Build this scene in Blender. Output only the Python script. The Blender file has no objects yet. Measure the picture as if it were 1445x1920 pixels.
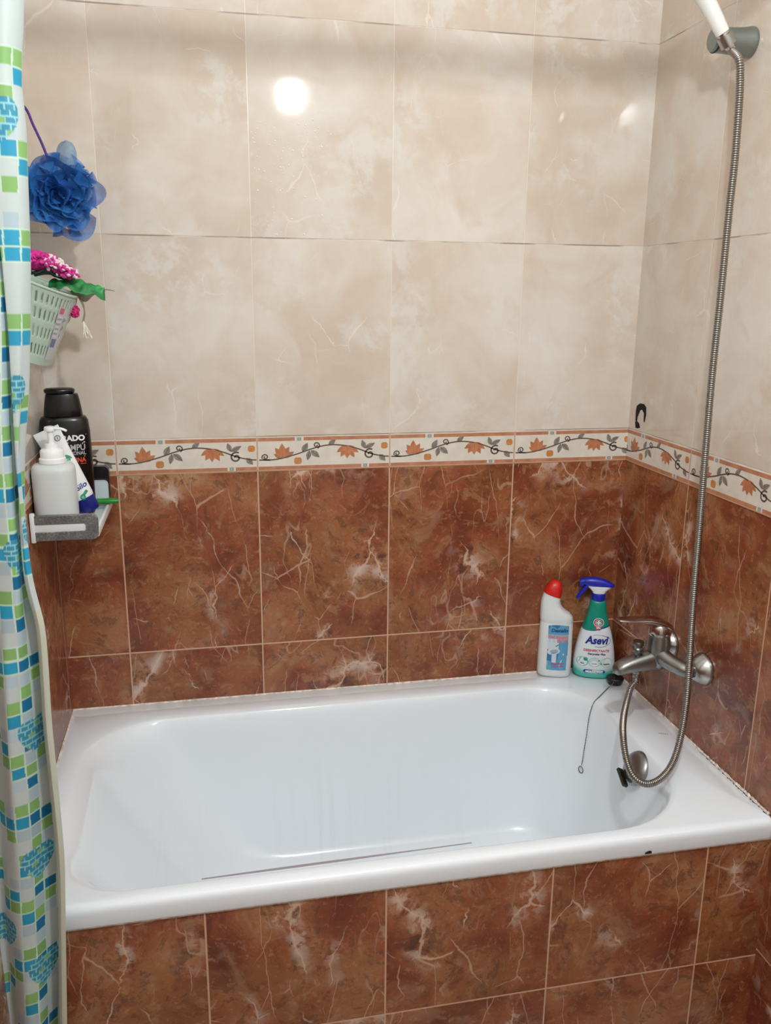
import bpy, bmesh, math, random
from math import sin, cos, pi, radians, sqrt, floor
from mathutils import Vector, Matrix, noise
random.seed(7)
C = bpy.context.scene.collection
SC = bpy.context.scene
ZO = 1.145                      # height of the bottom edge of the tile border above the floor (everything below is built from that edge)

# ------------------------------------------------------------------ camera (fitted to the tile grid)
F, CX, CY, CZ, YAW, PIT, ROLL = 1595.51, -1.0423, -1.9799, 0.4073, 0.2059, -0.2515, 0.0102
CAM = Vector((CX, CY, CZ))
fw = Vector((sin(YAW)*cos(PIT), cos(YAW)*cos(PIT), sin(PIT)))
rt0 = Vector((cos(YAW), -sin(YAW), 0)); up0 = rt0.cross(fw)
rt = rt0*cos(ROLL) + up0*sin(ROLL); up = up0*cos(ROLL) - rt0*sin(ROLL)
def ray(px, py): return fw + rt*((px-722.5)/F) - up*((py-960)/F)
def at(px, py, Y):              # the point of the photo's pixel on the plane y = Y
    d = ray(px, py); return CAM + d*((Y-CAM.y)/d.y)
def atx(px, py, X):
    d = ray(px, py); return CAM + d*((X-CAM.x)/d.x)
def atz(px, py, Z):
    d = ray(px, py); return CAM + d*((Z-CAM.z)/d.z)
cam = bpy.data.objects.new('camera', bpy.data.cameras.new('camera')); C.objects.link(cam)
cam.data.sensor_width = 36; cam.data.lens = F/1920*36; cam.data.clip_start = 0.02
m = Matrix((rt, up, -fw)).transposed().to_4x4(); m.translation = CAM + Vector((0, 0, ZO)); cam.matrix_world = m
SC.camera = cam

# ------------------------------------------------------------------ materials
def lin(c): return tuple(((v/255)/12.92 if v/255 <= .04045 else ((v/255+.055)/1.055)**2.4) for v in c)
def rgba(c): return (*lin(c), 1)
MATS = {}
def mat(name, col, rough=.4, metal=0, coat=0, trans=0, alpha=1, bump=0, bscale=60, var=0, sub=0):
    if name in MATS: return MATS[name]
    M = bpy.data.materials.new(name); M.use_nodes = True; nt = M.node_tree; b = nt.nodes['Principled BSDF']
    b.inputs['Base Color'].default_value = rgba(col); b.inputs['Roughness'].default_value = rough
    b.inputs['Metallic'].default_value = metal; b.inputs['Coat Weight'].default_value = coat
    b.inputs['Transmission Weight'].default_value = trans; b.inputs['Alpha'].default_value = alpha
    if sub: b.inputs['Subsurface Weight'].default_value = sub; b.inputs['Subsurface Radius'].default_value = (.01, .01, .01)
    if bump or var:
        tc = nt.nodes.new('ShaderNodeTexCoord'); n = nt.nodes.new('ShaderNodeTexNoise'); n.inputs['Scale'].default_value = bscale; n.inputs['Detail'].default_value = 4
        nt.links.new(tc.outputs['Object'], n.inputs['Vector'])
        if bump:
            bp = nt.nodes.new('ShaderNodeBump'); bp.inputs['Strength'].default_value = bump; bp.inputs['Distance'].default_value = .002
            nt.links.new(n.outputs['Fac'], bp.inputs['Height']); nt.links.new(bp.outputs['Normal'], b.inputs['Normal'])
        if var:
            r = nt.nodes.new('ShaderNodeValToRGB'); e = r.color_ramp.elements
            e[0].position = .3; e[1].position = .7
            e[0].color = rgba([max(0, v*(1-var)) for v in col]); e[1].color = rgba([min(255, v*(1+var)) for v in col])
            nt.links.new(n.outputs['Fac'], r.inputs['Fac']); nt.links.new(r.outputs['Color'], b.inputs['Base Color'])
    MATS[name] = M; return M
def vcol_mat(name, rough=.4, translucent=0, coat=0):
    M = bpy.data.materials.new(name); M.use_nodes = True; nt = M.node_tree; b = nt.nodes['Principled BSDF']
    a = nt.nodes.new('ShaderNodeVertexColor'); a.layer_name = 'Col'
    nt.links.new(a.outputs['Color'], b.inputs['Base Color']); b.inputs['Roughness'].default_value = rough; b.inputs['Coat Weight'].default_value = coat
    if translucent:
        t = nt.nodes.new('ShaderNodeBsdfTranslucent'); nt.links.new(a.outputs['Color'], t.inputs['Color'])
        mx = nt.nodes.new('ShaderNodeMixShader'); mx.inputs[0].default_value = translucent
        nt.links.new(b.outputs[0], mx.inputs[1]); nt.links.new(t.outputs[0], mx.inputs[2])
        nt.links.new(mx.outputs[0], nt.nodes['Material Output'].inputs['Surface'])
    return M

class NT:                       # tiny node-building helper
    def __init__(s, M): s.t = M.node_tree; s.L = s.t.links.new
    def n(s, ty, **kw):
        o = s.t.nodes.new(ty)
        for k, v in kw.items(): setattr(o, k, v)
        return o
    def plug(s, sock, v):
        if hasattr(v, 'is_output') or isinstance(v, bpy.types.NodeSocket): s.L(v, sock)
        else: sock.default_value = v
    def m(s, op, a, b=0.0, c=0.0, clamp=False):
        o = s.n('ShaderNodeMath', operation=op, use_clamp=clamp)
        for i, v in enumerate((a, b, c)): s.plug(o.inputs[i], v)
        return o.outputs[0]
    def comb(s, x, y, z):
        o = s.n('ShaderNodeCombineXYZ')
        for i, v in enumerate((x, y, z)): s.plug(o.inputs[i], v)
        return o.outputs[0]
    def noise(s, vec, scale, detail=5, rough=.55, dist=0, lac=2):
        o = s.n('ShaderNodeTexNoise'); s.L(vec, o.inputs['Vector'])
        for k, v in (('Scale', scale), ('Detail', detail), ('Roughness', rough), ('Distortion', dist), ('Lacunarity', lac)): o.inputs[k].default_value = v
        return o.outputs['Fac'], o.outputs['Color']
    def ramp(s, fac, stops, interp='LINEAR'):
        o = s.n('ShaderNodeValToRGB'); o.color_ramp.interpolation = interp; e = o.color_ramp.elements
        while len(e) < len(stops): e.new(.5)
        for i, (p, c) in enumerate(stops): e[i].position = p; e[i].color = c if len(c) == 4 else rgba(c)
        s.plug(o.inputs['Fac'], fac); return o.outputs['Color']
    def mix(s, fac, a, b, mode='MIX'):
        o = s.n('ShaderNodeMix', data_type='RGBA', blend_type=mode)
        s.plug(o.inputs[0], fac); s.plug(o.inputs[6], a); s.plug(o.inputs[7], b); return o.outputs[2]
    def sstep(s, x, lo, hi):    # smooth 0..1 between lo and hi (lo may exceed hi)
        o = s.n('ShaderNodeMapRange', interpolation_type='SMOOTHSTEP', clamp=True)
        s.plug(o.inputs[0], x); o.inputs[1].default_value = min(lo, hi); o.inputs[2].default_value = max(lo, hi)
        o.inputs[3].default_value = 0 if lo < hi else 1; o.inputs[4].default_value = 1 if lo < hi else 0
        return o.outputs[0]
W, TH, BH, TL = .316, .4414, .0815, .4364

def tile_material(name, axis, u0, part, v0, joint_from=None, seed=0.0, wu=W):
    """One marbled tile print, 'rust' or 'cream', laid in a grid. axis = the object coordinate that runs along the wall."""
    M = bpy.data.materials.new(name); M.use_nodes = True; k = NT(M); b = M.node_tree.nodes['Principled BSDF']
    tc = k.n('ShaderNodeTexCoord'); sp = k.n('ShaderNodeSeparateXYZ'); k.L(tc.outputs['Object'], sp.inputs[0])
    u = sp.outputs[0] if axis == 'x' else k.m('MULTIPLY', sp.outputs[1], -1.0)
    v = sp.outputs[2]; h = TL if part == 'rust' else TH
    uu = k.m('DIVIDE', k.m('SUBTRACT', u, u0), wu); ui = k.m('FLOOR', uu); uf = k.m('FRACT', uu)
    du = k.m('MULTIPLY', k.m('MINIMUM', uf, k.m('SUBTRACT', 1.0, uf)), wu)
    vv = k.m('DIVIDE', k.m('SUBTRACT', v, v0), h); vi = k.m('FLOOR', vv); vf = k.m('FRACT', vv)
    dv = k.m('MULTIPLY', k.m('MINIMUM', vf, k.m('SUBTRACT', 1.0, vf)), h)
    wn = k.n('ShaderNodeTexWhiteNoise', noise_dimensions='3D'); k.L(k.comb(ui, vi, seed), wn.inputs['Vector'])
    def vadd(x, y): o = k.n('ShaderNodeVectorMath', operation='ADD'); k.L(x, o.inputs[0]); k.L(y, o.inputs[1]); return o.outputs[0]
    def vmul(x, f): o = k.n('ShaderNodeVectorMath', operation='SCALE'); k.L(x, o.inputs[0]); k.plug(o.inputs[3], f); return o.outputs[0]
    p = vadd(k.comb(u, v, 0.0), vmul(wn.outputs['Color'], 9.0))
    def ns(vec, scale, detail=3, rough=.55, color=False):
        o = k.n('ShaderNodeTexNoise', noise_dimensions='2D'); k.L(vec, o.inputs['Vector'])
        o.inputs['Scale'].default_value = scale; o.inputs['Detail'].default_value = detail; o.inputs['Roughness'].default_value = rough
        return o.outputs['Color' if color else 'Fac']
    def cent(c): o = k.n('ShaderNodeVectorMath', operation='SUBTRACT'); k.L(c, o.inputs[0]); o.inputs[1].default_value = (.5, .5, .5); return o.outputs[0]
    wa = cent(ns(p, 4.5, 2, color=True)); wb = cent(ns(p, 24, 3, color=True))
    pA = vadd(p, vmul(wa, .16)); pB = vadd(pA, vmul(wb, .030)); pC = vadd(vadd(p, vmul(wa, -.10)), vmul(wb, .016))
    mp = k.n('ShaderNodeMapping'); mp.inputs['Rotation'].default_value = (0, 0, .75); mp.inputs['Scale'].default_value = (1.0, .5, 1); k.L(pB, mp.inputs[0]); pR = mp.outputs[0]
    mp2 = k.n('ShaderNodeMapping'); mp2.inputs['Rotation'].default_value = (0, 0, -.5); mp2.inputs['Scale'].default_value = (1.0, .42, 1); k.L(pC, mp2.inputs[0]); pQ = mp2.outputs[0]
    def vor(vec, scale): o = k.n('ShaderNodeTexVoronoi', feature='DISTANCE_TO_EDGE', voronoi_dimensions='2D'); k.L(vec, o.inputs['Vector']); o.inputs['Scale'].default_value = scale; return o.outputs['Distance']
    def vein(d, mask, lo, hi): return k.m('MULTIPLY', k.sstep(k.m('DIVIDE', d, k.m('ADD', lo, k.m('MULTIPLY', k.m('MULTIPLY', mask, mask), hi))), 1.0, .15), k.sstep(mask, .02, .35))
    m1 = k.sstep(ns(p, 6.5, 2), *((.44, .68) if part == 'rust' else (.50, .74))); m2 = k.sstep(ns(p, 8.0, 2), *((.47, .70) if part == 'rust' else (.52, .76)))
    dR, dQ = vor(pR, 4.6), vor(pQ, 8.0)
    n6 = ns(pC, 17, 5, .68)
    if part == 'rust':
        n1 = ns(vadd(pA, vmul(wb, .02)), 6.5, 7, .68); base = k.ramp(n1, [(.28, (84, 38, 27)), (.40, (118, 57, 37)), (.5, (144, 78, 49)), (.58, (158, 99, 66)), (.70, (174, 130, 95))])
        n2 = ns(pC, 4.6, 3); base = k.mix(k.m('MULTIPLY', k.sstep(n2, .46, .62), .55), base, rgba((148, 100, 60))); base = k.mix(k.m('MULTIPLY', k.sstep(n2, .44, .30), .5), base, rgba((112, 54, 40)))
        n5 = ns(pA, 10, 4, .6); base = k.mix(k.m('MULTIPLY', k.sstep(n5, .54, .70), .6), base, rgba((116, 54, 36)))
        base = k.mix(k.m('MULTIPLY', k.sstep(n5, .44, .30), .35), base, rgba((166, 134, 106)))
        n7 = ns(pB, 26, 5, .7); base = k.mix(k.m('MULTIPLY', k.sstep(n7, .53, .66), .62), base, rgba((92, 50, 34))); base = k.mix(k.m('MULTIPLY', k.sstep(n7, .46, .32), .5), base, rgba((174, 128, 86)))
        n3 = ns(p, 60, 3, .7); base = k.mix(k.m('MULTIPLY', k.sstep(n3, .57, .76), .45), base, rgba((92, 56, 40))); base = k.mix(k.m('MULTIPLY', k.sstep(n3, .42, .24), .38), base, rgba((190, 140, 106)))
        smoke = k.m('MULTIPLY', k.m('MULTIPLY', m1, k.sstep(dR, .13, .0)), k.sstep(n6, .49, .60)); base = k.mix(k.m('MULTIPLY', smoke, .78), base, rgba((206, 186, 174)))
        dark = k.m('MULTIPLY', k.m('MULTIPLY', m1, k.sstep(dR, .26, .02)), k.sstep(n6, .48, .36)); base = k.mix(k.m('MULTIPLY', dark, .8), base, rgba((78, 46, 42)))
        vv_ = k.m('MAXIMUM', k.m('MULTIPLY', vein(dR, m1, .0045, .013), .72), k.m('MULTIPLY', vein(dQ, m2, .006, .011), .52))
        hair = k.m('MULTIPLY', k.m('MULTIPLY', k.sstep(k.m('ABSOLUTE', k.m('SUBTRACT', ns(pQ, 5.0, 3, .5), .5)), .0055, .0012), k.sstep(ns(pA, 5.5, 1), .47, .64)), .34)
        mp3 = k.n('ShaderNodeMapping'); mp3.inputs['Rotation'].default_value = (0, 0, .95); mp3.inputs['Scale'].default_value = (1.0, .28, 1); k.L(vadd(vadd(p, vmul(wa, .05)), vmul(wb, .010)), mp3.inputs[0])
        hair2 = k.m('MULTIPLY', k.m('MULTIPLY', k.sstep(vor(mp3.outputs[0], 7.5), .0075, .002), k.sstep(ns(pA, 6.0, 1), .54, .42)), .5)
        vv_ = k.m('MAXIMUM', vv_, k.m('MAXIMUM', hair, hair2))
        base = k.mix(vv_, base, rgba((212, 182, 158)))
        gj = dv
        if joint_from is not None:  # beyond this the joint is filled with dirty, tile-coloured grout
            gj = k.m('ADD', dv, k.m('MULTIPLY', k.m('MULTIPLY', k.m('GREATER_THAN', u, joint_from), k.m('GREATER_THAN', v, -.6)), .01))
        g = k.m('MAXIMUM', k.sstep(du, .0021, .0012), k.sstep(gj, .0021, .0012))
        col = k.mix(g, base, rgba((204, 166, 138))); rr = .24
    else:
        n1 = ns(pA, 3.6, 5, .6); cb = k.ramp(n1, [(.25, (200, 184, 168)), (.42, (206, 192, 177)), (.52, (211, 200, 187)), (.64, (216, 209, 199)), (.8, (220, 216, 210))])
        cb = k.mix(k.m('MULTIPLY', k.m('MULTIPLY', k.sstep(ns(p, 5.0, 2), .45, .68), k.sstep(n6, .42, .64)), .75), cb, rgba((215, 212, 206)))
        n5 = ns(pA, 9, 4, .6); cb = k.mix(k.m('MULTIPLY', k.sstep(n5, .56, .74), .30), cb, rgba((198, 178, 158)))
        vv_ = k.m('MAXIMUM', k.m('MULTIPLY', vein(dR, m1, .003, .014), .5), k.m('MULTIPLY', vein(dQ, m2, .003, .009), .36))
        cb = k.mix(vv_, cb, rgba((232, 226, 216)))
        gv = k.sstep(du, .0017, .0009); gh = k.sstep(dv, .0017, .0009); dn = ns(k.comb(u, v, seed), 7, 3)
        col = k.mix(k.m('MULTIPLY', gv, .6), cb, rgba((228, 218, 204))); col = k.mix(k.m('MULTIPLY', gh, k.sstep(dn, .38, .60)), col, rgba((150, 138, 124)))
        g = k.m('MAXIMUM', gv, gh); rr = .055
    k.L(col, b.inputs['Base Color'])
    k.plug(b.inputs['Roughness'], k.m('ADD', rr, k.m('MULTIPLY', g, .25)))
    bp = k.n('ShaderNodeBump'); bp.inputs['Strength'].default_value = .5; bp.inputs['Distance'].default_value = .0012
    k.L(k.m('SUBTRACT', 1.0, g), bp.inputs['Height']); k.L(bp.outputs['Normal'], b.inputs['Normal'])
    return M

# ------------------------------------------------------------------ object helpers
def tag(o, label=None, cat=None, group=None, kind=None):
    if label: o['label'] = label
    if cat: o['category'] = cat
    if group: o['group'] = group
    if kind: o['kind'] = kind
    return o
def thing(name, label, cat, loc=(0, 0, 0), rz=0, group=None):
    o = bpy.data.objects.new(name, None); C.objects.link(o); o.empty_display_size = .05
    o.location = loc; o.rotation_euler = (0, 0, rz); return tag(o, label, cat, group)
def finish(bm, smooth=40, normals=True):
    if normals: bmesh.ops.recalc_face_normals(bm, faces=bm.faces[:])
    if smooth:
        for f in bm.faces: f.smooth = True
        lim = radians(smooth)
        for e in bm.edges:
            if len(e.link_faces) == 2 and e.calc_face_angle(0) > lim: e.smooth = False
    return bm
def obj(name, bm, mats, parent=None, world=False, smooth=40, normals=True, label=None, kind=None):
    finish(bm, smooth, normals); me = bpy.data.meshes.new(name)
    if world and parent is not None:
        pm = Matrix.LocRotScale(parent.location, parent.rotation_euler, None)
        q = parent.parent
        while q is not None:
            pm = Matrix.LocRotScale(q.location, q.rotation_euler, None) @ pm; q = q.parent
        bm.transform(pm.inverted())
    bm.to_mesh(me); bm.free()
    for mm in (mats if isinstance(mats, (list, tuple)) else [mats]): me.materials.append(mm)
    o = bpy.data.objects.new(name, me); C.objects.link(o)
    if parent is not None: o.parent = parent
    if label: o['label'] = label
    if kind: o['kind'] = kind
    return o
def BM(): return bmesh.new()
def box(bm, x0, x1, y0, y1, z0, z1, bev=0, mi=0, seg=2):
    vs = [bm.verts.new((x, y, z)) for x in (x0, x1) for y in (y0, y1) for z in (z0, z1)]
    fs = [bm.faces.new([vs[i] for i in q]) for q in ((0, 1, 3, 2), (4, 6, 7, 5), (0, 4, 5, 1), (2, 3, 7, 6), (0, 2, 6, 4), (1, 5, 7, 3))]
    for f in fs: f.material_index = mi
    if bev:
        es = list({e for f in fs for e in f.edges})
        bmesh.ops.bevel(bm, geom=es, offset=bev, segments=seg, profile=.5, affect='EDGES')
    return fs
def loft(bm, rings, close=True, cap0=True, cap1=True, mi=0):
    R = [[bm.verts.new(p) for p in r] for r in rings]; n = len(R[0])
    for a, b in zip(R, R[1:]):
        for i in range(n if close else n-1):
            j = (i+1) % n
            f = bm.faces.new((a[i], a[j], b[j], b[i])); f.material_index = mi
    if cap0: bm.faces.new(R[0][::-1]).material_index = mi
    if cap1: bm.faces.new(R[-1]).material_index = mi
    return R
def lathe(bm, prof, n=32, mat4=None, cap0=True, cap1=True, mi=0):   # prof: (radius, height)
    rings = []
    for r, z in prof:
        ring = [Vector((r*cos(2*pi*i/n), r*sin(2*pi*i/n), z)) for i in range(n)]
        rings.append([mat4 @ p for p in ring] if mat4 else ring)
    return loft(bm, rings, True, cap0, cap1, mi)
def axis_mat(p0, d):            # frame at p0 whose z runs along d
    d = Vector(d).normalized(); q = Vector((0, 0, 1)).rotation_difference(d); mm = q.to_matrix().to_4x4(); mm.translation = Vector(p0); return mm
def catmull(P, n=8, closed=False):
    P = [Vector(p) for p in P]; out = []; N = len(P)
    for i in range(N if closed else N-1):
        if closed: a, b, c, d = P[i-1], P[i], P[(i+1) % N], P[(i+2) % N]
        else: a, b, c, d = P[max(i-1, 0)], P[i], P[i+1], P[min(i+2, N-1)]
        for s in range(n):
            t = s/n; out.append(.5*((2*b)+(c-a)*t+(2*a-5*b+4*c-d)*t*t+(3*b-a-3*c+d)*t**3))
    if not closed: out.append(P[-1])
    return out
def tube(bm, pts, rad, n=10, cap=True, mi=0, closed=False, flat=1.0):
    pts = [Vector(p) for p in pts]; N = len(pts); rf = rad if callable(rad) else (lambda t: rad)
    T = [((pts[(i+1) % N] if closed else pts[min(i+1, N-1)]) - (pts[i-1] if closed else pts[max(i-1, 0)])).normalized() for i in range(N)]
    a = Vector((0, 0, 1)) if abs(T[0].z) < .9 else Vector((1, 0, 0)); nx = T[0].cross(a).normalized(); rings = []
    for i in range(N):
        nx = (nx - T[i]*nx.dot(T[i])).normalized(); ny = T[i].cross(nx); r = rf(i/max(1, N-1))
        rings.append([pts[i] + nx*(r*cos(2*pi*k/n)) + ny*(r*flat*sin(2*pi*k/n)) for k in range(n)])
    if closed: rings.append(rings[0]); R = loft(bm, rings, True, False, False, mi); bmesh.ops.remove_doubles(bm, verts=[v for r in (R[0], R[-1]) for v in r], dist=1e-7)
    else: loft(bm, rings, True, cap, cap, mi)
def superellipse(a, b, n, N=40):
    out = []
    for i in range(N):
        t = 2*pi*i/N; c, s = cos(t), sin(t)
        out.append((a*math.copysign(abs(c)**(2/n), c), b*math.copysign(abs(s)**(2/n), s)))
    return out
def poly(bm, pts, mi=0):
    f = bm.faces.new([bm.verts.new(p) for p in pts]); f.material_index = mi; return f
_txt = {}
def text2d(s, size, bold=0.0, shear=0.0, align='CENTER', space=1.0):
    cu = bpy.data.curves.new('t', 'FONT'); cu.body = s; cu.size = size; cu.offset = bold; cu.shear = shear; cu.align_x = align; cu.space_character = space; cu.resolution_u = 4
    o = bpy.data.objects.new('t', cu); C.objects.link(o); dg = bpy.context.evaluated_depsgraph_get()
    me = bpy.data.meshes.new_from_object(o.evaluated_get(dg)); vs = [(v.co.x, v.co.y) for v in me.vertices]; fs = [tuple(p.vertices) for p in me.polygons]
    bpy.data.objects.remove(o); bpy.data.curves.remove(cu); bpy.data.meshes.remove(me); return vs, fs
def put_text(bm, s, size, fn, u=0, v=0, mi=0, rot=0, sx=1.0, **kw):
    vs, fs = text2d(s, size, **kw); c, sn = cos(rot), sin(rot)
    V = [bm.verts.new(fn(u+x*sx*c-y*sn, v+x*sx*sn+y*c)) for x, y in vs]
    for f in fs:
        try: bm.faces.new([V[i] for i in f]).material_index = mi
        except ValueError: pass
def put_poly(bm, pts, fn, mi=0):
    try: bm.faces.new([bm.verts.new(fn(*p)) for p in pts]).material_index = mi
    except ValueError: pass
def put_grid(bm, u0, u1, v0, v1, fn, nu=10, nv=10, mi=0, keep=None, vtop=None):
    V = [[bm.verts.new(fn(u0+(u1-u0)*i/nu, v0+((vtop(u0+(u1-u0)*i/nu) if vtop else v1)-v0)*j/nv)) for j in range(nv+1)] for i in range(nu+1)]
    for i in range(nu):
        for j in range(nv): bm.faces.new((V[i][j], V[i+1][j], V[i+1][j+1], V[i][j+1])).material_index = mi
def ell(u, v, a, b, n=24, rot=0): return [(u+a*cos(2*pi*i/n)*cos(rot)-b*sin(2*pi*i/n)*sin(rot), v+a*cos(2*pi*i/n)*sin(rot)+b*sin(2*pi*i/n)*cos(rot)) for i in range(n)]
def put_ring(bm, u, v, a, b, w, fn, mi=0, n=28, t0=0, t1=2*pi):
    for i in range(n):
        p, q = t0+(t1-t0)*i/n, t0+(t1-t0)*(i+1)/n
        put_poly(bm, [(u+a*cos(p), v+b*sin(p)), (u+a*cos(q), v+b*sin(q)), (u+(a-w)*cos(q), v+(b-w)*sin(q)), (u+(a-w)*cos(p), v+(b-w)*sin(p))], fn, mi)

XL, TZ, TF = -1.3924, -.573, -.718          # left wall, tub rim height, tub front
FL = -ZO                                     # floor
CE = 1.60                                    # ceiling
YF = -2.55                                   # wall behind the camera
# ------------------------------------------------------------------ the setting
def wall(name, dims, mm, label):
    bm = BM(); x0, x1, y0, y1, z0, z1 = dims
    if isinstance(mm, tuple):       # rust tiles below the border, cream tiles above
        box(bm, x0, x1, y0, y1, z0, .04, mi=0); box(bm, x0, x1, y0, y1, .04, z1, mi=1); bmesh.ops.remove_doubles(bm, verts=bm.verts[:], dist=1e-6)
        seen = {}
        for f in list(bm.faces):
            if all(abs(v.co.z-.04) < 1e-5 for v in f.verts): bm.faces.remove(f)
    else: box(bm, *dims)
    return tag(obj(name, bm, mm, smooth=0), label, 'wall', kind='structure')
def pair(nm, ax, u0, seed, **kw): return (tile_material(nm+'_rust_tiles', ax, u0, 'rust', 0.0, seed=seed, **kw), tile_material(nm+'_cream_tiles', ax, u0, 'cream', BH, seed=seed+50))
wb = wall('wall_back', (XL-.06, .06, 0, .06, FL, CE), pair('back_wall', 'x', -.3041, 2.0), 'cream over rust marble tiled wall behind the bathtub')
wr = wall('wall_right', (0, .06, YF, 0, FL, CE), pair('right_wall', 'y', .2983, 11.0, joint_from=.2983), 'cream over rust marble tiled wall carrying the tap and shower holder')
wl = wall('wall_left', (XL-.06, XL, YF, 0, FL, CE), pair('left_wall', 'y', .03, 23.0, joint_from=-1.0), 'cream over rust marble tiled wall carrying the shelf at the left')
plain = mat('painted_plaster', (222, 223, 222), .7, bump=.1, bscale=80)
wall('wall_front', (XL-.06, .06, YF-.06, YF, FL, CE), plain, 'pale wall behind the camera')
bm = BM(); box(bm, XL-.06, .06, YF-.06, .06, CE, CE+.05); tag(obj('ceiling', bm, mat('ceiling_paint', (236, 237, 236), .8, bump=.05), smooth=0), 'white ceiling', 'ceiling', kind='structure')
bm = BM(); box(bm, XL-.06, .06, YF-.06, .06, FL-.05, FL); tag(obj('floor', bm, mat('floor_tile', (176, 160, 146), .4, var=.15, bscale=9), smooth=0), 'brown tiled floor', 'floor', kind='structure')
AP = TF+.006
bm = BM(); box(bm, XL, 0, AP, AP+.010, FL, -.6135)
tag(obj('wall_tub', bm, tile_material('tub_front_tiles', 'x', -.1367, 'rust', -.8879, seed=31.0), smooth=0), 'rust marble tiled wall below the front rim of the bathtub', 'wall', kind='structure')

# broken hole left in the cream tile of the right wall
bm = BM()
def rw(px, py, d=.0006): p = atx(px, py, 0); p.x = -d; return p
Zq = lambda x, y: (1120+x/3.2, 700+y/3.2)
outer = [(228, 285), (230, 230), (236, 195), (255, 180), (280, 184), (293, 205), (292, 250), (282, 298)]
inner = [(277, 285), (279, 240), (268, 218), (258, 222), (250, 240), (241, 262), (238, 285)]
poly(bm, [rw(*Zq(x, y)) for x, y in outer+inner])
poly(bm, [rw(*Zq(x, y)) for x, y in [(226, 290), (236, 284), (250, 300), (256, 326), (240, 330), (228, 326)]])
obj('tile_hole', bm, mat('hole_black', (14, 12, 12), .95), wr, smooth=0, label='black hole broken into the cream tile')
bm = BM()   # rough plaster edge below the tap flange
poly(bm, [rw(x, y) for x, y in [(1316, 1288), (1322, 1283), (1330, 1281), (1333, 1274), (1336, 1273), (1333, 1284), (1326, 1289), (1318, 1291)]])
obj('plaster_patch', bm, mat('plaster', (196, 164, 138), .9), wr, smooth=0)

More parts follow.
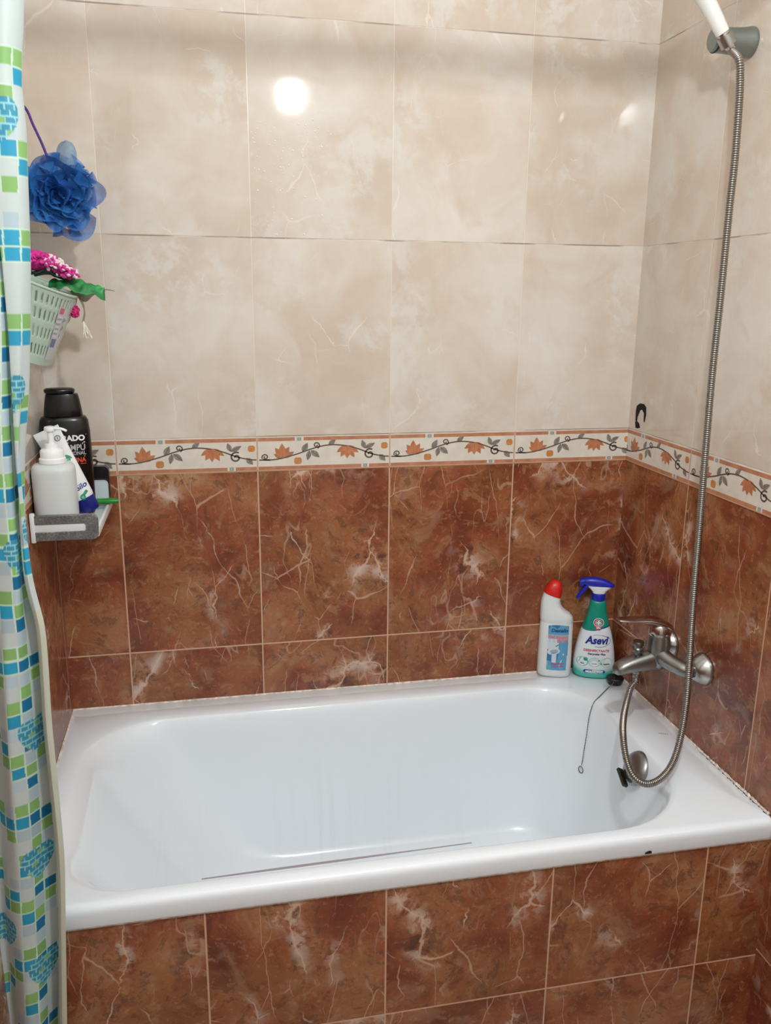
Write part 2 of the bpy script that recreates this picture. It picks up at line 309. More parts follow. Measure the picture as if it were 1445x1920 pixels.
# border strips with the flower vine (units: one tile = 635 x 168, measured on the photo)
bcol = [mat('border_cream', (216, 209, 197), .28, var=.03, bscale=30), mat('border_terracotta', (180, 124, 94), .35, var=.10, bscale=40), mat('border_flower', (182, 118, 82), .4, var=.10, bscale=60),
        mat('border_vine', (92, 80, 72), .4), mat('border_leaf', (132, 126, 118), .4, var=.15, bscale=150), mat('border_square', (190, 128, 72), .4, var=.08, bscale=90), mat('border_stone', (178, 186, 180), .4),
        mat('border_line', (176, 106, 68), .4), mat('border_vein', (100, 94, 88), .4), mat('border_grout', (190, 150, 122), .6)]
S = W/635.0
def motif(put):
    def strip(pts, w, mi, lay):
        pts = catmull([(x, y, 0) for x, y in pts], 6)
        for i in range(len(pts)-1):
            a, b = pts[i], pts[i+1]; pa = pts[max(i-1, 0)]; nb = pts[min(i+2, len(pts)-1)]
            na = (b-pa).normalized(); nn = (nb-a).normalized()
            wa = w(i/len(pts)) if callable(w) else w; wb_ = w((i+1)/len(pts)) if callable(w) else w
            put([(a.x-na.y*wa, a.y+na.x*wa), (b.x-nn.y*wb_, b.y+nn.x*wb_), (b.x+nn.y*wb_, b.y-nn.x*wb_), (a.x+na.y*wa, a.y-na.x*wa)], mi, lay)
    def leaf(x, y, L, wd, ang, mi=4, lay=2, vein=True):
        a = radians(ang); P = []
        for i in range(9):
            t = i/8; P.append((t*L, -wd*sin(pi*t**.85)))
        for i in range(1, 8):
            t = 1-i/8; P.append((t*L, wd*sin(pi*t**.85)))
        put([(x+p*cos(a)-q*sin(a), y+p*sin(a)+q*cos(a)) for p, q in P], mi, lay)
        if vein: strip([(x, y), (x+.85*L*cos(a), y+.85*L*sin(a))], 1.4, 8 if mi == 4 else 7, lay+.3)
    def spiral(cx, cy, r, a0, turns, w, sgn=1):
        pts = []
        for i in range(22):
            t = i/21; a = a0+sgn*turns*2*pi*t; rr = r*(1-.82*t); pts.append((cx+rr*cos(a), cy+rr*sin(a)))
        strip(pts, w, 3, 3)
    put([(4, 1), (176, 1), (176, 19), (4, 19)], 1, 1); put([(218, 1), (631, 1), (631, 19), (218, 19)], 1, 1)
    put([(4, 146), (495, 146), (495, 163), (4, 163)], 1, 1); put([(533, 146), (631, 146), (631, 163), (533, 163)], 1, 1)
    for cx, cy in ((197, 11), (514, 154)):
        put([(cx-12, cy-10), (cx+12, cy-10), (cx+12, cy+10), (cx-12, cy+10)], 6, 1); put([(cx-7, cy-6), (cx+7, cy-6), (cx+7, cy+6), (cx-7, cy+6)], 8, 1.2); put([(cx-4.5, cy-4), (cx+4.5, cy-4), (cx+4.5, cy+4), (cx-4.5, cy+4)], 6, 1.4)
    strip([(8, 112), (60, 113), (105, 108), (150, 97), (200, 82), (250, 64), (300, 50), (345, 44), (390, 46), (440, 55), (490, 72), (545, 95), (600, 108), (630, 111)], lambda t: 3.2, 3, 3)
    spiral(36, 98, 16, radians(150), 1.3, 3.0); strip([(24, 108), (40, 112), (60, 113)], 3, 3, 3)
    spiral(278, 44, 17, radians(70), 1.25, 3.0, -1); spiral(536, 96, 27, radians(-60), 1.35, 4.0, -1)
    for q_, (a, L, w_) in enumerate(((-155, 46, 12), (-28, 62, 13), (-124, 62, 15), (-60, 64, 15), (-92, 74, 17))): leaf(118, 104, L, w_, a, 2, 1.5+.7*q_)
    for q_, (a, L, w_) in enumerate(((148, 62, 13), (34, 66, 13), (120, 66, 15), (62, 70, 15), (92, 66, 16))): leaf(428, 50, L, w_, a, 2, 1.5+.7*q_)
    for x0, x1, y0, y1 in ((172, 208, 104, 138), (592, 624, 38, 70)):
        put([(x0+7, y0), (x1-7, y0), (x1, y0+7), (x1, y1-7), (x1-7, y1), (x0+7, y1), (x0, y1-7), (x0, y0+7)], 5, 1)
    leaf(212, 78, 54, 14, -62); leaf(246, 70, 52, 12, 102); leaf(252, 70, 56, 14, 42); leaf(336, 46, 48, 12, -40)
    leaf(512, 66, 46, 12, -108); leaf(512, 66, 58, 12, -28); leaf(584, 100, 46, 14, 50)
def border(name, mapf, tiles, length, label):
    """mapf(u, z, d): u along the wall, z height, d distance off the wall"""
    bm = BM(); T = .0012
    for z0, z1 in ((.0012, BH-.0008),):
        V = [mapf(0, z0, 0), mapf(length, z0, 0), mapf(length, z1, 0), mapf(0, z1, 0), mapf(0, z0, T), mapf(length, z0, T), mapf(length, z1, T), mapf(0, z1, T)]
        V = [bm.verts.new(p) for p in V]
        for q in ((4, 5, 6, 7), (0, 1, 5, 4), (3, 2, 6, 7), (0, 3, 7, 4), (1, 2, 6, 5)): bm.faces.new([V[i] for i in q])
    for ustart in tiles:
        def put(pts, mi, lay):
            P = []
            for x, y in pts:
                uu = min(max(ustart+x*S, 0), length); P.append((uu, .0790-y*S*.945))
            if max(p[0] for p in P)-min(p[0] for p in P) < .0004: return
            P2 = [P[0]]
            for p in P[1:]:
                if abs(p[0]-P2[-1][0])+abs(p[1]-P2[-1][1]) > 1e-6: P2.append(p)
            if len(P2) < 3: return
            poly(bm, [mapf(a, b, T+.0001*lay) for a, b in P2], mi)
        motif(put)
        if 0 < ustart < length: poly(bm, [mapf(ustart+a, b, T+.0005) for a, b in ((-.0012, .001), (.0012, .001), (.0012, BH-.001), (-.0012, BH-.001))], 9)
    poly(bm, [mapf(0, -.0005, .0014), mapf(length, -.0005, .0014), mapf(length, .0022, .0014), mapf(0, .0022, .0014)], 9)
    return tag(obj(name, bm, bcol, smooth=0, normals=False), label, 'tile border', kind='structure')
LBK = -XL
border('trim_1', lambda u, z, d: Vector((XL+u, -d, z)), [(-.3041-W*k)-XL for k in (4, 3, 2, 1, 0)], LBK, 'flowered vine tile border on the back wall')
border('trim_2', lambda u, z, d: Vector((-d, -u, z)), [.2983-W+W*k for k in range(8)], -YF, 'flowered vine tile border on the right wall')
border('trim_3', lambda u, z, d: Vector((XL+d, -(-YF)+u, z)), [-YF-.03-W*k for k in range(9)], -YF, 'flowered vine tile border on the left wall')

# cream sealant between tub and walls, chipped at the right
bm = BM(); random.seed(3)
def seal(p0, p1, off, n, jit, ctr=lambda t: 1):
    p0, p1 = Vector(p0), Vector(p1); rings = []
    for i in range(n+1):
        t = i/n; p = p0.lerp(p1, t); s = ctr(t)*(1+random.uniform(-jit, jit))
        rings.append([p, p+Vector(off)*.0030*s, p+Vector(off)*.0016*s+Vector((0, 0, .0013*s)), p+Vector((0, 0, .0028*s))])
    loft(bm, rings, True)
seal((XL, -.0005, TZ), (0, -.0005, TZ), (0, -1, 0), 90, .12)
seal((-.0005, 0, TZ), (-.0005, TF+.02, TZ), (-1, 0, 0), 160, .15, lambda t: 1.0 if t < .66 else random.choice((.5, .8, 1.1, 1.5)))
seal((XL+.0005, 0, TZ), (XL+.0005, TF+.02, TZ), (1, 0, 0), 60, .1)
box(bm, XL, 0, AP-.0018, AP, -.6175, -.6137)
tag(obj('trim_4', bm, mat('sealant', (206, 196, 184), .6, var=.2, bscale=70), smooth=0), 'cream sealant bead where the bathtub meets the tiles', 'sealant', kind='structure')
bm = BM(); random.seed(9); prev = None
for k in range(61):             # dark chipped joint at the front half of the right wall
    y = -.44-.262*k/60; w_ = random.choice((.0004, .0008, .0012, .0022, .0034))*min(1, .3+k/25); x0 = -.0048-random.uniform(0, .0012)
    cur = (bm.verts.new((x0, y, TZ+.0007)), bm.verts.new((x0-w_, y, TZ+.0007)))
    if prev: bm.faces.new((prev[0], cur[0], cur[1], prev[1]))
    prev = cur
chips = bm

# ------------------------------------------------------------------ bathtub
enamel = mat('white_enamel', (232, 240, 246), .10, coat=.3)
def add_streaks(M):
    k = NT(M); b = M.node_tree.nodes['Principled BSDF']; tc = k.n('ShaderNodeTexCoord'); mp = k.n('ShaderNodeMapping'); mp.inputs['Scale'].default_value = (70, 3, 2.2)
    k.L(tc.outputs['Object'], mp.inputs[0]); f, _ = k.noise(mp.outputs[0], 1, 4, .6); sp = k.n('ShaderNodeSeparateXYZ'); k.L(tc.outputs['Object'], sp.inputs[0])
    low = k.m('MULTIPLY', k.sstep(sp.outputs[2], TZ-.09, TZ-.28), k.sstep(f, .5, .72))
    wide = k.n('ShaderNodeMapping'); wide.inputs['Scale'].default_value = (3, 3, 1); k.L(tc.outputs['Object'], wide.inputs[0]); g, _ = k.noise(wide.outputs[0], 1, 2)
    c = k.mix(k.m('MULTIPLY', low, k.m('MULTIPLY', k.sstep(g, .42, .6), .09)), rgba((232, 240, 246)), rgba((186, 174, 174))); k.L(c, b.inputs['Base Color'])
    k.L(k.m('ADD', .09, k.m('MULTIPLY', k.sstep(sp.outputs[2], TZ-.06, TZ-.25), .12)), b.inputs['Roughness'])
add_streaks(enamel)
def rrect(x0, x1, y0, y1, rad, z, nc=14, ns=22):
    """rad: corner radii (right-front, right-back, left-back, left-front)"""
    pts = []; cs = [((x1, y0), rad[0], -90), ((x1, y1), rad[1], 0), ((x0, y1), rad[2], 90), ((x0, y0), rad[3], 180)]
    arcs = []
    for (cx, cy), r, a0 in cs:
        ox = cx-r if cx == x1 else cx+r; oy = cy+r if cy == y0 else cy-r
        arcs.append([Vector((ox+r*cos(radians(a0+90*i/nc)), oy+r*sin(radians(a0+90*i/nc)), z)) for i in range(nc+1)])
    for i in range(4):
        pts += arcs[i]; a, b = arcs[i][-1], arcs[(i+1) % 4][0]
        pts += [a.lerp(b, j/ns) for j in range(1, ns)]
    return pts
def r4(v): return (v, v, v, v)
X0, X1, Y0, Y1 = XL+.0015, -.0015, TF, -.0015
inA = (-1.350, -.118, -.686, -.082); radA = (.20, .16, .17, .15)
inB = (-1.02, -.235, -.585, -.185); radB = (.15, .13, .14, .14)
PROF = ((0, .0010), (.02, .003), (.05, .008), (.085, .017), (.12, .030), (.17, .055), (.24, .095), (.34, .150), (.46, .212), (.58, .268), (.68, .308), (.77, .340), (.85, .362), (.92, .375), (1.0, .380))
PROF = tuple((w_, d if d < .1 else .1+(d-.1)*.90) for w_, d in PROF)
def basin(w_, d, e=0):
    a = [inA[i]+(inB[i]-inA[i])*w_+(-e, e, -e, e)[i] for i in range(4)]; rr_ = [radA[i]+(radB[i]-radA[i])*w_ for i in range(4)]
    return rrect(*a, rr_, TZ-d)
def floor_rings(z, sc, e=0):
    cx, cy = (inB[0]+inB[1])/2, (inB[2]+inB[3])/2
    return [Vector((cx+(p.x-cx)*sc, cy+(p.y-cy)*sc, z)) for p in basin(1.0, .38, e)]
rings = [floor_rings(TZ-.366, s_) for s_ in (.02, .5)]                      # underside, outer shell, lip, rim, basin
rings += [basin(w_, d+.008, .004) for w_, d in PROF[::-1] if d > .03]
rings.append(basin(0, .030, .004)); rings.append(rrect(X0+.004, X1-.004, Y0+.012, Y1-.004, r4(.010), TZ-.034)); rings.append(rrect(X0+.003, X1-.003, Y0+.006, Y1-.003, r4(.010), TZ-.040))
for ins, dz in ((.001, -.0395), (0, -.036), (0, -.016), (.0007, -.0105), (.003, -.0055), (.007, -.002), (.012, -.0004), (.0150, 0)):
    rings.append(rrect(X0+ins*.12, X1-ins*.12, Y0+ins, Y1-ins*.12, (.009, .003, .003, .009), TZ+dz))
rings.append(rrect(inA[0]-.012, inA[1]+.02, inA[2]-.003, inA[3]+.016, (.212, .175, .185, .155), TZ))
rings += [basin(w_, d) for w_, d in PROF]
rings += [floor_rings(TZ-.354, .7), floor_rings(TZ-.355, .4), floor_rings(TZ-.356, .02)]
bm = BM(); loft(bm, rings, True, True, True)
tub = tag(obj('bathtub', bm, enamel, smooth=60), 'long white enamel bathtub set between the tiled walls', 'bathtub')
bm = BM()   # dark crack line along the inner edge of the front rim
pa, pb = atz(378, 1649, TZ), atz(884, 1581, TZ)
N_ = 40
up_ = [pa.lerp(pb, i/N_) for i in range(N_+1)]
for i in range(N_):
    w0, w1 = [.0013+.0016*sin(pi*min(1, t_*1.25))*(t_ < .8)+.0004 for t_ in (i/N_, (i+1)/N_)]
    a, b = up_[i], up_[i+1]; poly(bm, [(a.x, a.y-w0, TZ+.0008), (b.x, b.y-w1, TZ+.0008), (b.x, b.y+w1, TZ+.0008), (a.x, a.y+w0, TZ+.0008)])
obj('crack', bm, mat('crack_grey', (150, 142, 148), .6), tub, world=True, smooth=0, label='thin dark scratch along the front inner rim')
bm = BM()   # chipped enamel at the lower lip
cp = at(1215, 1598, TF-.0012); P = [(0, .0045), (.004, .005), (.007, .003), (.0075, -.0015), (0, -.0015), (-.007, -.0015), (-.006, .002)]
poly(bm, [(cp.x+x, TF-.0012, cp.z-.002+z) for x, z in P]); obj('enamel_chip', bm, mat('chip_black', (20, 16, 16), .9), tub, world=True, smooth=0, label='black chip in the front lip')
bm = BM(); mk = atz(1242, 1376, TZ)
for i in range(5): box(bm, mk.x-.008+i*.004, mk.x-.0055+i*.004, mk.y+.004-i*.002-.001, mk.y+.004-i*.002+.001, TZ, TZ+.0008)
obj('maker_mark', bm, mat('mark_grey', (120, 128, 140), .5), tub, world=True, smooth=0)
obj('rim_grime', chips, mat('grime_dark', (40, 28, 22), .9), tub, world=True, smooth=0)
chrome = mat('worn_chrome', (176, 177, 175), .24, 1, bump=.08, bscale=120)
chrome_d = mat('dull_chrome', (152, 154, 152), .34, 1, bump=.12, bscale=160)
chrome_b = mat('bright_chrome', (205, 204, 200), .16, 1)
# overflow plate on the sloping inner wall at the tap end
def tub_wall_x(z):             # inner end wall: x at a given height
    tab = [(0, .0010), (.02, .003), (.05, .008), (.085, .017), (.12, .030), (.17, .055), (.24, .095), (.34, .150), (.46, .212), (.58, .268), (.68, .308)]
    d = TZ-z
    for (w0, d0), (w1, d1) in zip(tab, tab[1:]):
        if d0 <= d <= d1: w_ = w0+(w1-w0)*(d-d0)/(d1-d0); return inA[1]+(inB[1]-inA[1])*w_
    return inB[1]
oz = TZ-.044; ox = tub_wall_x(oz); nrm = Vector((-1, 0, .55)).normalized()
best = atx(1188, 1424, ox-.012)
op = Vector((ox-.002, best.y, oz))
bm = BM(); lathe(bm, [(.004, .0), (.040, .0), (.0400, .004), (.036, .010), (.026, .015), (.012, .017), (.002, .0175)], 40, axis_mat(op, nrm))
ofl = obj('overflow_cover', bm, chrome_d, tub, world=True, label='round chrome overflow cover')
bm = BM()   # clip for the plug on the lower rim of the cover
tng = Vector((0, 1, 0)); dn = nrm.cross(tng).normalized()
if dn.z > 0: dn = -dn
c0 = op+nrm*.018+dn*.034+tng*.004
ex, ey = (tng*-1+dn*.34).normalized(), nrm
for a, b, t in ((-.024, .024, .0035),):
    q = [c0+ex*a+ey*-.006, c0+ex*b+ey*-.006, c0+ex*b+ey*.006, c0+ex*a+ey*.006]; sd = ex.cross(ey)*t
    loft(bm, [[p-sd for p in q], [p+sd for p in q]])
obj('plug_clip', bm, mat('clip_metal', (74, 72, 66), .4, 1), ofl, world=True, label='dark clip on the overflow cover')

# ------------------------------------------------------------------ bath plug with chain
pg = atz(1152, 1281, TZ); pr = thing('bath_plug', 'black rubber bath plug with bead chain lying on the far right rim of the bathtub', 'bath plug', (pg.x, pg.y, TZ))
bm = BM(); lathe(bm, [(.016, .0005), (.019, .002), (.0205, .008), (.0225, .012), (.0225, .016), (.020, .0185), (.010, .019), (.001, .0192)], 36)
obj('stopper', bm, mat('black_rubber', (18, 18, 20), .35), pr)
ins = Vector((0, 0, 0))
def on_tub(px, py):             # first point of the photo's line of sight on the tub's inner back/right surfaces
    d = ray(px, py).normalized(); dg = bpy.context.evaluated_depsgraph_get()
    hit, loc, nn, i = tub.ray_cast(CAM, d); return (loc, nn) if hit else (atz(px, py, TZ), Vector((0, 0, 1)))
bpy.context.view_layer.update()
ch = [Vector((pg.x-.004, pg.y-.004, TZ+.021)), Vector((pg.x-.016, pg.y-.022, TZ+.012))]
for q in ((1140, 1291), (1126, 1305), (1114, 1318), (1108, 1334), (1104, 1352), (1101, 1375), (1097, 1400), (1094, 1420), (1091.5, 1434)):
    l, n_ = on_tub(*q); ch.append(l+n_*.0025)
bm = BM(); cp_ = catmull(ch, 10); acc = 0; tube(bm, cp_, .0008, 6)
step = .0042; last = cp_[0]
for p in cp_:
    if (p-last).length >= step:
        bmesh.ops.create_icosphere(bm, subdivisions=1, radius=.0016, matrix=Matrix.Translation(p)); last = p
obj('chain', bm, mat('chain_steel', (120, 122, 124), .35, 1), pr, world=True)
l, n_ = on_tub(1090, 1443); rg = []
ext = (ch[-1]-l).normalized(); sd = ext.cross(n_).normalized()
for i in range(24): rg.append(l+n_*.003+ext*.0085*cos(2*pi*i/24)+sd*.0075*sin(2*pi*i/24))
bm = BM(); tube(bm, rg, .0011, 8, closed=True); obj('ring', bm, MATS['chain_steel'], pr, world=True)

# ------------------------------------------------------------------ bath tap
TY, TZ2 = -.362, -.385
tap = thing('bath_tap', 'worn chrome single lever bath tap fixed to the right wall above the tub rim', 'tap', (0, TY, TZ2))
fy = (.072, -.072)
for s in fy:                    # wall flanges
    bm = BM(); lathe(bm, [(.036, .0005), (.037, .004), (.035, .010), (.030, .018), (.024, .026), (.019, .031), (.0165, .032), (.0165, .036)], 40, axis_mat((0, s, 0), (-1, 0, 0)))
    obj('flange', bm, chrome, tap)
bm = BM()                       # body: two swept arms, the upright barrel and the spout in one casting
for s in fy:
    arm = catmull([(-.030, s, 0), (-.046, s, .001), (-.060, s*.62, .004), (-.070, s*.25, .010), (-.074, 0, .014)], 8)
    tube(bm, arm, lambda t: .0145+.0065*t, 20)
    lathe(bm, [(.0165, .030), (.0185, .032), (.0185, .046), (.0165, .048)], 6, axis_mat((0, s, 0), (-1, 0, 0)))
lathe(bm, [(.002, -.022), (.016, -.021), (.023, -.012), (.0255, .004), (.0255, .03), (.0245, .046), (.0235, .052), (.0235, .058)], 36, Matrix.Translation((-.074, 0, 0)))
sp_ = [(-.060, .021, .000, .024), (-.080, .021, -.001, .024), (-.100, .0205, -.003, .022), (-.122, .020, -.006, .019), (-.142, .0195, -.010, .0175), (-.160, .0185, -.0145, .0150), (-.172, .0165, -.0190, .0115), (-.1765, .011, -.021, .0075)]
loft(bm, [[Vector((x, a, zc+b)) for a, b in superellipse(hw, hh, 2.6, 28)] for x, hw, zc, hh in sp_])
obj('body', bm, chrome_d, tap, smooth=50)
bm = BM()                       # lever: cap on the barrel that sweeps out to a thin paddle
lathe(bm, [(.0235, .058), (.0250, .060), (.0252, .066), (.0235, .078), (.018, .087), (.008, .091), (.001, .092)], 36, Matrix.Translation((-.074, 0, 0)))
lv = [(-.050, .018, .072, .010), (-.066, .022, .082, .0105), (-.085, .0215, .090, .009), (-.105, .019, .0945, .0065), (-.130, .0165, .0970, .0045), (-.155, .0155, .0985, .0034), (-.172, .014, .1000, .0028), (-.178, .010, .1005, .0020)]
loft(bm, [[Vector((x, a, zc+b)) for a, b in superellipse(hw, hh, 2.4, 24)] for x, hw, zc, hh in lv])
obj('lever', bm, mat('lever_chrome', (186, 178, 172), .16, 1), tap, smooth=50)
bm = BM(); lathe(bm, [(.006, .004), (.006, .012), (.0115, .013), (.0125, .017), (.0115, .021), (.0095, .023), (.0095, .026), (.0125, .028), (.0130, .034), (.0115, .0375), (.001, .038)], 28, Matrix.Translation((-.124, .0, .008)))
obj('diverter_knob', bm, mat('knob_metal', (128, 136, 133), .3, 1), tap)
bm = BM(); lathe(bm, [(.0095, .006), (.0100, -.002), (.0100, -.008), (.0085, -.0105), (.001, -.011)], 24, Matrix.Translation((-.122, 0, -.022)), cap0=True)
obj('hose_connector', bm, chrome_d, tap)

# ------------------------------------------------------------------ shower holder, hand shower, hose
HY, HZ = -.360, .878
hd = thing('shower_holder', 'round grey chrome holder gripping the hand shower high on the right wall', 'shower holder', (0, HY, HZ))
bm = BM(); lathe(bm, [(.0265, .0005), (.0275, .003), (.0270, .008), (.0250, .018), (.0235, .034), (.0225, .056), (.0222, .074), (.0214, .080), (.0190, .0825), (.001, .083)], 44, axis_mat((0, 0, 0), (-1, 0, 0)))
obj('base', bm, mat('holder_grey', (140, 148, 146), .30, .85, bump=.05), hd)
bm = BM(); lathe(bm, [(.0222, .0), (.0231, .001), (.0231, .0035), (.0222, .0045)], 44, axis_mat((-.074, 0, 0), (-1, 0, 0)), False, False)
obj('trim_ring', bm, mat('ring_dark', (70, 72, 70), .3, 1), hd)
h1 = at(1355, 63, -.392); h2 = at(1337, 27, -.391); h3 = at(1322, -1, -.391)
hdir = (h3-h1).normalized()
bm = BM(); cm = axis_mat(h1-hdir*.002, hdir)
for i0, i1 in ((20, 340),):     # open clip around the handle
    R_ = []
    for zz in (-.022, -.020, -.004, -.002):
        ring = []
        for t in range(25): a = radians(i0+(i1-i0)*t/24); ring.append(cm @ Vector((.0150*cos(a), .0150*sin(a), zz)))
        for t in range(24, -1, -1): a = radians(i0+(i1-i0)*t/24); ring.append(cm @ Vector((.0120*cos(a), .0120*sin(a), zz)))
        R_.append(ring)
    loft(bm, R_)
obj('clip', bm, chrome, hd, world=True)
hs = thing('hand_shower', 'white hand shower handle slanting out of the holder on the right wall', 'hand shower', h1)
head = Vector((-.205, -.425, .976)); pts = catmull([h1+hdir*.001, h2, h3, h3+hdir*.035+Vector((-.004, 0, -.004)), Vector((-.168, -.415, .982)), head], 8)
bm = BM(); tube(bm, pts, lambda t: .0125+.0025*sin(pi*min(1, t*1.3)), 24); obj('handle', bm, mat('shower_white', (232, 234, 232), .3), hs, world=True, smooth=50)
bm = BM(); hm = axis_mat(head+Vector((-.012, 0, .006)), (-.25, -.1, -1)); lathe(bm, [(.001, -.022), (.022, -.020), (.036, -.008), (.0415, .006), (.040, .012), (.034, .014), (.001, .0145)], 36, hm); obj('spray_head', bm, MATS['shower_white'], hs, world=True)
bm = BM(); lathe(bm, [(.0078, -.030), (.0088, -.028), (.0094, -.018), (.0106, -.010), (.0110, -.002), (.0110, .0005)], 28, axis_mat(h1, hdir)); obj('swivel_nut', bm, chrome_b, hs, world=True)

HPX = [(1385, 112, -.424), (1387, 150, -.43), (1384, 210, -.435), (1377, 300, -.44), (1366, 400, -.445), (1350, 560, -.452), (1335, 700, -.46), (1322, 850, -.466), (1310, 1000, -.472), (1299, 1130, -.478), (1292, 1240, -.484), (1286, 1320, -.496), (1275, 1385, -.520), (1260, 1432, -.550), (1238, 1460, -.572), (1212, 1470, -.578), (1189, 1458, -.566), (1175, 1428, -.538), (1168, 1385, -.500), (1168, 1350, -.440), (1174, 1318, -.392), (1182, 1290, -.3665)]
hp = [h1-hdir*.0315, h1-hdir*.0345] + [at(*q) for q in HPX] + [Vector((-.1235, TY-.0005, TZ2-.0545)), Vector((-.122, TY, TZ2-.0435))]
hose = thing('shower_hose', 'long ribbed metal shower hose looping from the hand shower down to the bath tap', 'hose', hp[12])
bm = BM(); hq = catmull(hp, 24)
L_ = [0]
for a, b in zip(hq, hq[1:]): L_.append(L_[-1]+(b-a).length)
tot = L_[-1]; ring_n = int(tot/.00105); res = []; j = 0
for i in range(ring_n+1):
    s = tot*i/ring_n
    while j < len(L_)-2 and L_[j+1] < s: j += 1
    res.append(hq[j].lerp(hq[j+1], (s-L_[j])/max(1e-9, L_[j+1]-L_[j])))
cnt = [0]
def ribr(t):
    cnt[0] += 1; return (.0075, .0073, .0054, .0073)[cnt[0] % 4]
tube(bm, res, ribr, 14)
obj('tube', bm, mat('hose_steel', (158, 154, 147), .28, 1), hose, world=True, smooth=70)
bm = BM(); lathe(bm, [(.0072, .0), (.0084, .001), (.0086, .0075), (.0078, .0095)], 20, axis_mat(Vector((-.122, TY, TZ2-.0432)), (0, 0, 1))); obj('lower_nut', bm, chrome_d, hose, world=True)

# ------------------------------------------------------------------ toilet cleaner bottle
def shell_sections(secs, n=2.6, N=44):   # (xl, zl, xr, zr, half depth)
    rings = []
    for xl, zl, xr, zr, b in secs:
        c = Vector(((xl+xr)/2, 0, (zl+zr)/2)); ax = Vector((xr-xl, 0, zr-zl))/2
        a = ax.length; ax = ax.normalized()
        rings.append([c+ax*p+Vector((0, q, 0)) for p, q in superellipse(a, b, n, N)])
    return rings
white_hdpe = mat('white_plastic', (226, 231, 232), .32, sub=.15)
d1 = atz(1040, 1267, TZ); d1.z = TZ; d1 += Vector((0, .012, 0))
bt = thing('toilet_cleaner_bottle', 'white bent neck toilet cleaner bottle with red cap on the back rim of the bathtub', 'cleaner bottle', d1, radians(-20))
secs = [(-.034, 0, .034, 0, .018), (-.041, .002, .041, .002, .024), (-.0440, .010, .0440, .010, .0268), (-.0440, .05, .0440, .05, .027), (-.0432, .10, .0432, .10, .027), (-.0425, .148, .0425, .147, .0265), (-.0412, .1515, .0412, .1505, .0252), (-.0412, .1535, .0412, .1525, .0252), (-.0430, .1575, .0425, .1565, .0265),
        (-.0436, .168, .0405, .166, .0262), (-.0438, .179, .034, .174, .0258), (-.0437, .188, .0245, .180, .025), (-.0435, .196, .0155, .187, .024), (-.0430, .206, .0090, .197, .0225), (-.0400, .219, .0065, .208, .0212), (-.0360, .2325, .0070, .2185, .0205)]
bm = BM(); loft(bm, shell_sections(secs)); body = obj('body', bm, white_hdpe, bt, smooth=60)
bm = BM(); loft(bm, shell_sections([(-.0368, .2325, .0078, .2182, .0213), (-.0352, .238, .0086, .226, .0213), (-.0318, .2450, .0092, .236, .020), (-.0265, .2540, .0088, .248, .0175), (-.020, .2605, .0060, .2572, .013), (-.0145, .2635, .001, .262, .007), (-.011, .2642, -.004, .2637, .003)]))
obj('cap', bm, mat('red_cap', (206, 30, 22), .35), bt, smooth=60)
def surf(a, b, n, off):          # front of a superelliptic body: (u, v) -> point
    def fn(u, v):
        aa = a(v) if callable(a) else a; x = max(-.985, min(.985, u/aa)); y = -b*(1-abs(x)**n)**(1/n); return Vector((u, y-off, v))
    return fn
lab = [mat('label_blue', (92, 160, 198), .35), mat('label_navy', (24, 70, 128), .35), mat('label_pink', (214, 116, 146), .35), mat('label_pale', (206, 219, 226), .35), mat('label_deep', (52, 122, 172), .35), mat('label_teal', (96, 172, 190), .35), mat('label_plum', (170, 96, 142), .35), mat('label_line', (60, 78, 84), .35), mat('label_grey', (160, 176, 184), .35)]
LU = .0055; lw = .0265
A = lambda v: .0440-.0015*v/.15
f0, f1, f2, f3 = [(lambda f: (lambda u, v: f(u, .023+(v-.022)*1.05)))(surf(A, .027, 2.6, o)) for o in (.0003, .0006, .0009, .0012)]
bm = BM()
put_grid(bm, LU-lw, LU+lw, .022, .140, f0, 12, 14, 0, vtop=lambda u: .1400+.003*(1-((u-LU)/lw)**2))
put_grid(bm, LU-lw, LU+lw, .0970, .1175, f1, 10, 2, 8)
put_grid(bm, LU-lw, LU+.002, .074, .106, f1, 8, 3, 3)
put_poly(bm, [(LU-lw, .140), (LU-.012, .1425), (LU+.004, .143), (LU-.002, .134), (LU-lw, .131)], f1, 4)
put_poly(bm, [(LU+lw, .022), (LU+lw, .062), (LU+.010, .050), (LU+.004, .030)], f1, 3)
put_poly(bm, [(LU-lw, .046), (LU-.006, .044), (LU+.010, .030), (LU+.012, .024), (LU-lw, .026)], f1, 8)
put_poly(bm, [(LU-lw, .022), (LU-.012, .022), (LU-.015, .034), (LU-lw, .034)], f1, 5)
put_poly(bm, ell(LU-.010, .072, .0165, .0085, 24, radians(12)), f1, 3); put_poly(bm, ell(LU-.009, .0735, .0105, .004, 20, radians(12)), f2, 8)       # toilet bowl
put_poly(bm, [(LU-.0145, .066), (LU-.002, .066), (LU-.003, .043), (LU-.014, .043)], f1, 3); put_poly(bm, [(LU-lw, .074), (LU+.0, .088), (LU+.004, .093), (LU-.003, .089), (LU-lw, .0765)], f2, 7)
put_poly(bm, [(LU-lw, .068), (LU-.0145, .064), (LU-.0145, .045), (LU-lw, .047)], f1, 4); put_poly(bm, [(LU-.002, .066), (LU+.004, .069), (LU-.001, .045)], f1, 4)
put_poly(bm, [(LU+.013, .066), (LU+.0155, .068), (LU+.018, .066), (LU+.0155, .062)], f1, 3)
put_text(bm, 'Destello', .0125, f2, LU+.002, .1245, 1, bold=.0004, shear=.25)
put_text(bm, 'Gel', .0105, f2, LU-.017, .1075, 2, bold=.0004, shear=.1); put_text(bm, 'limpiador', .0090, f2, LU+.0085, .1075, 2, bold=.0004, shear=.1, sx=.82); put_text(bm, 'Baños', .0115, f2, LU+.011, .0975, 2, bold=.0006, shear=.1)
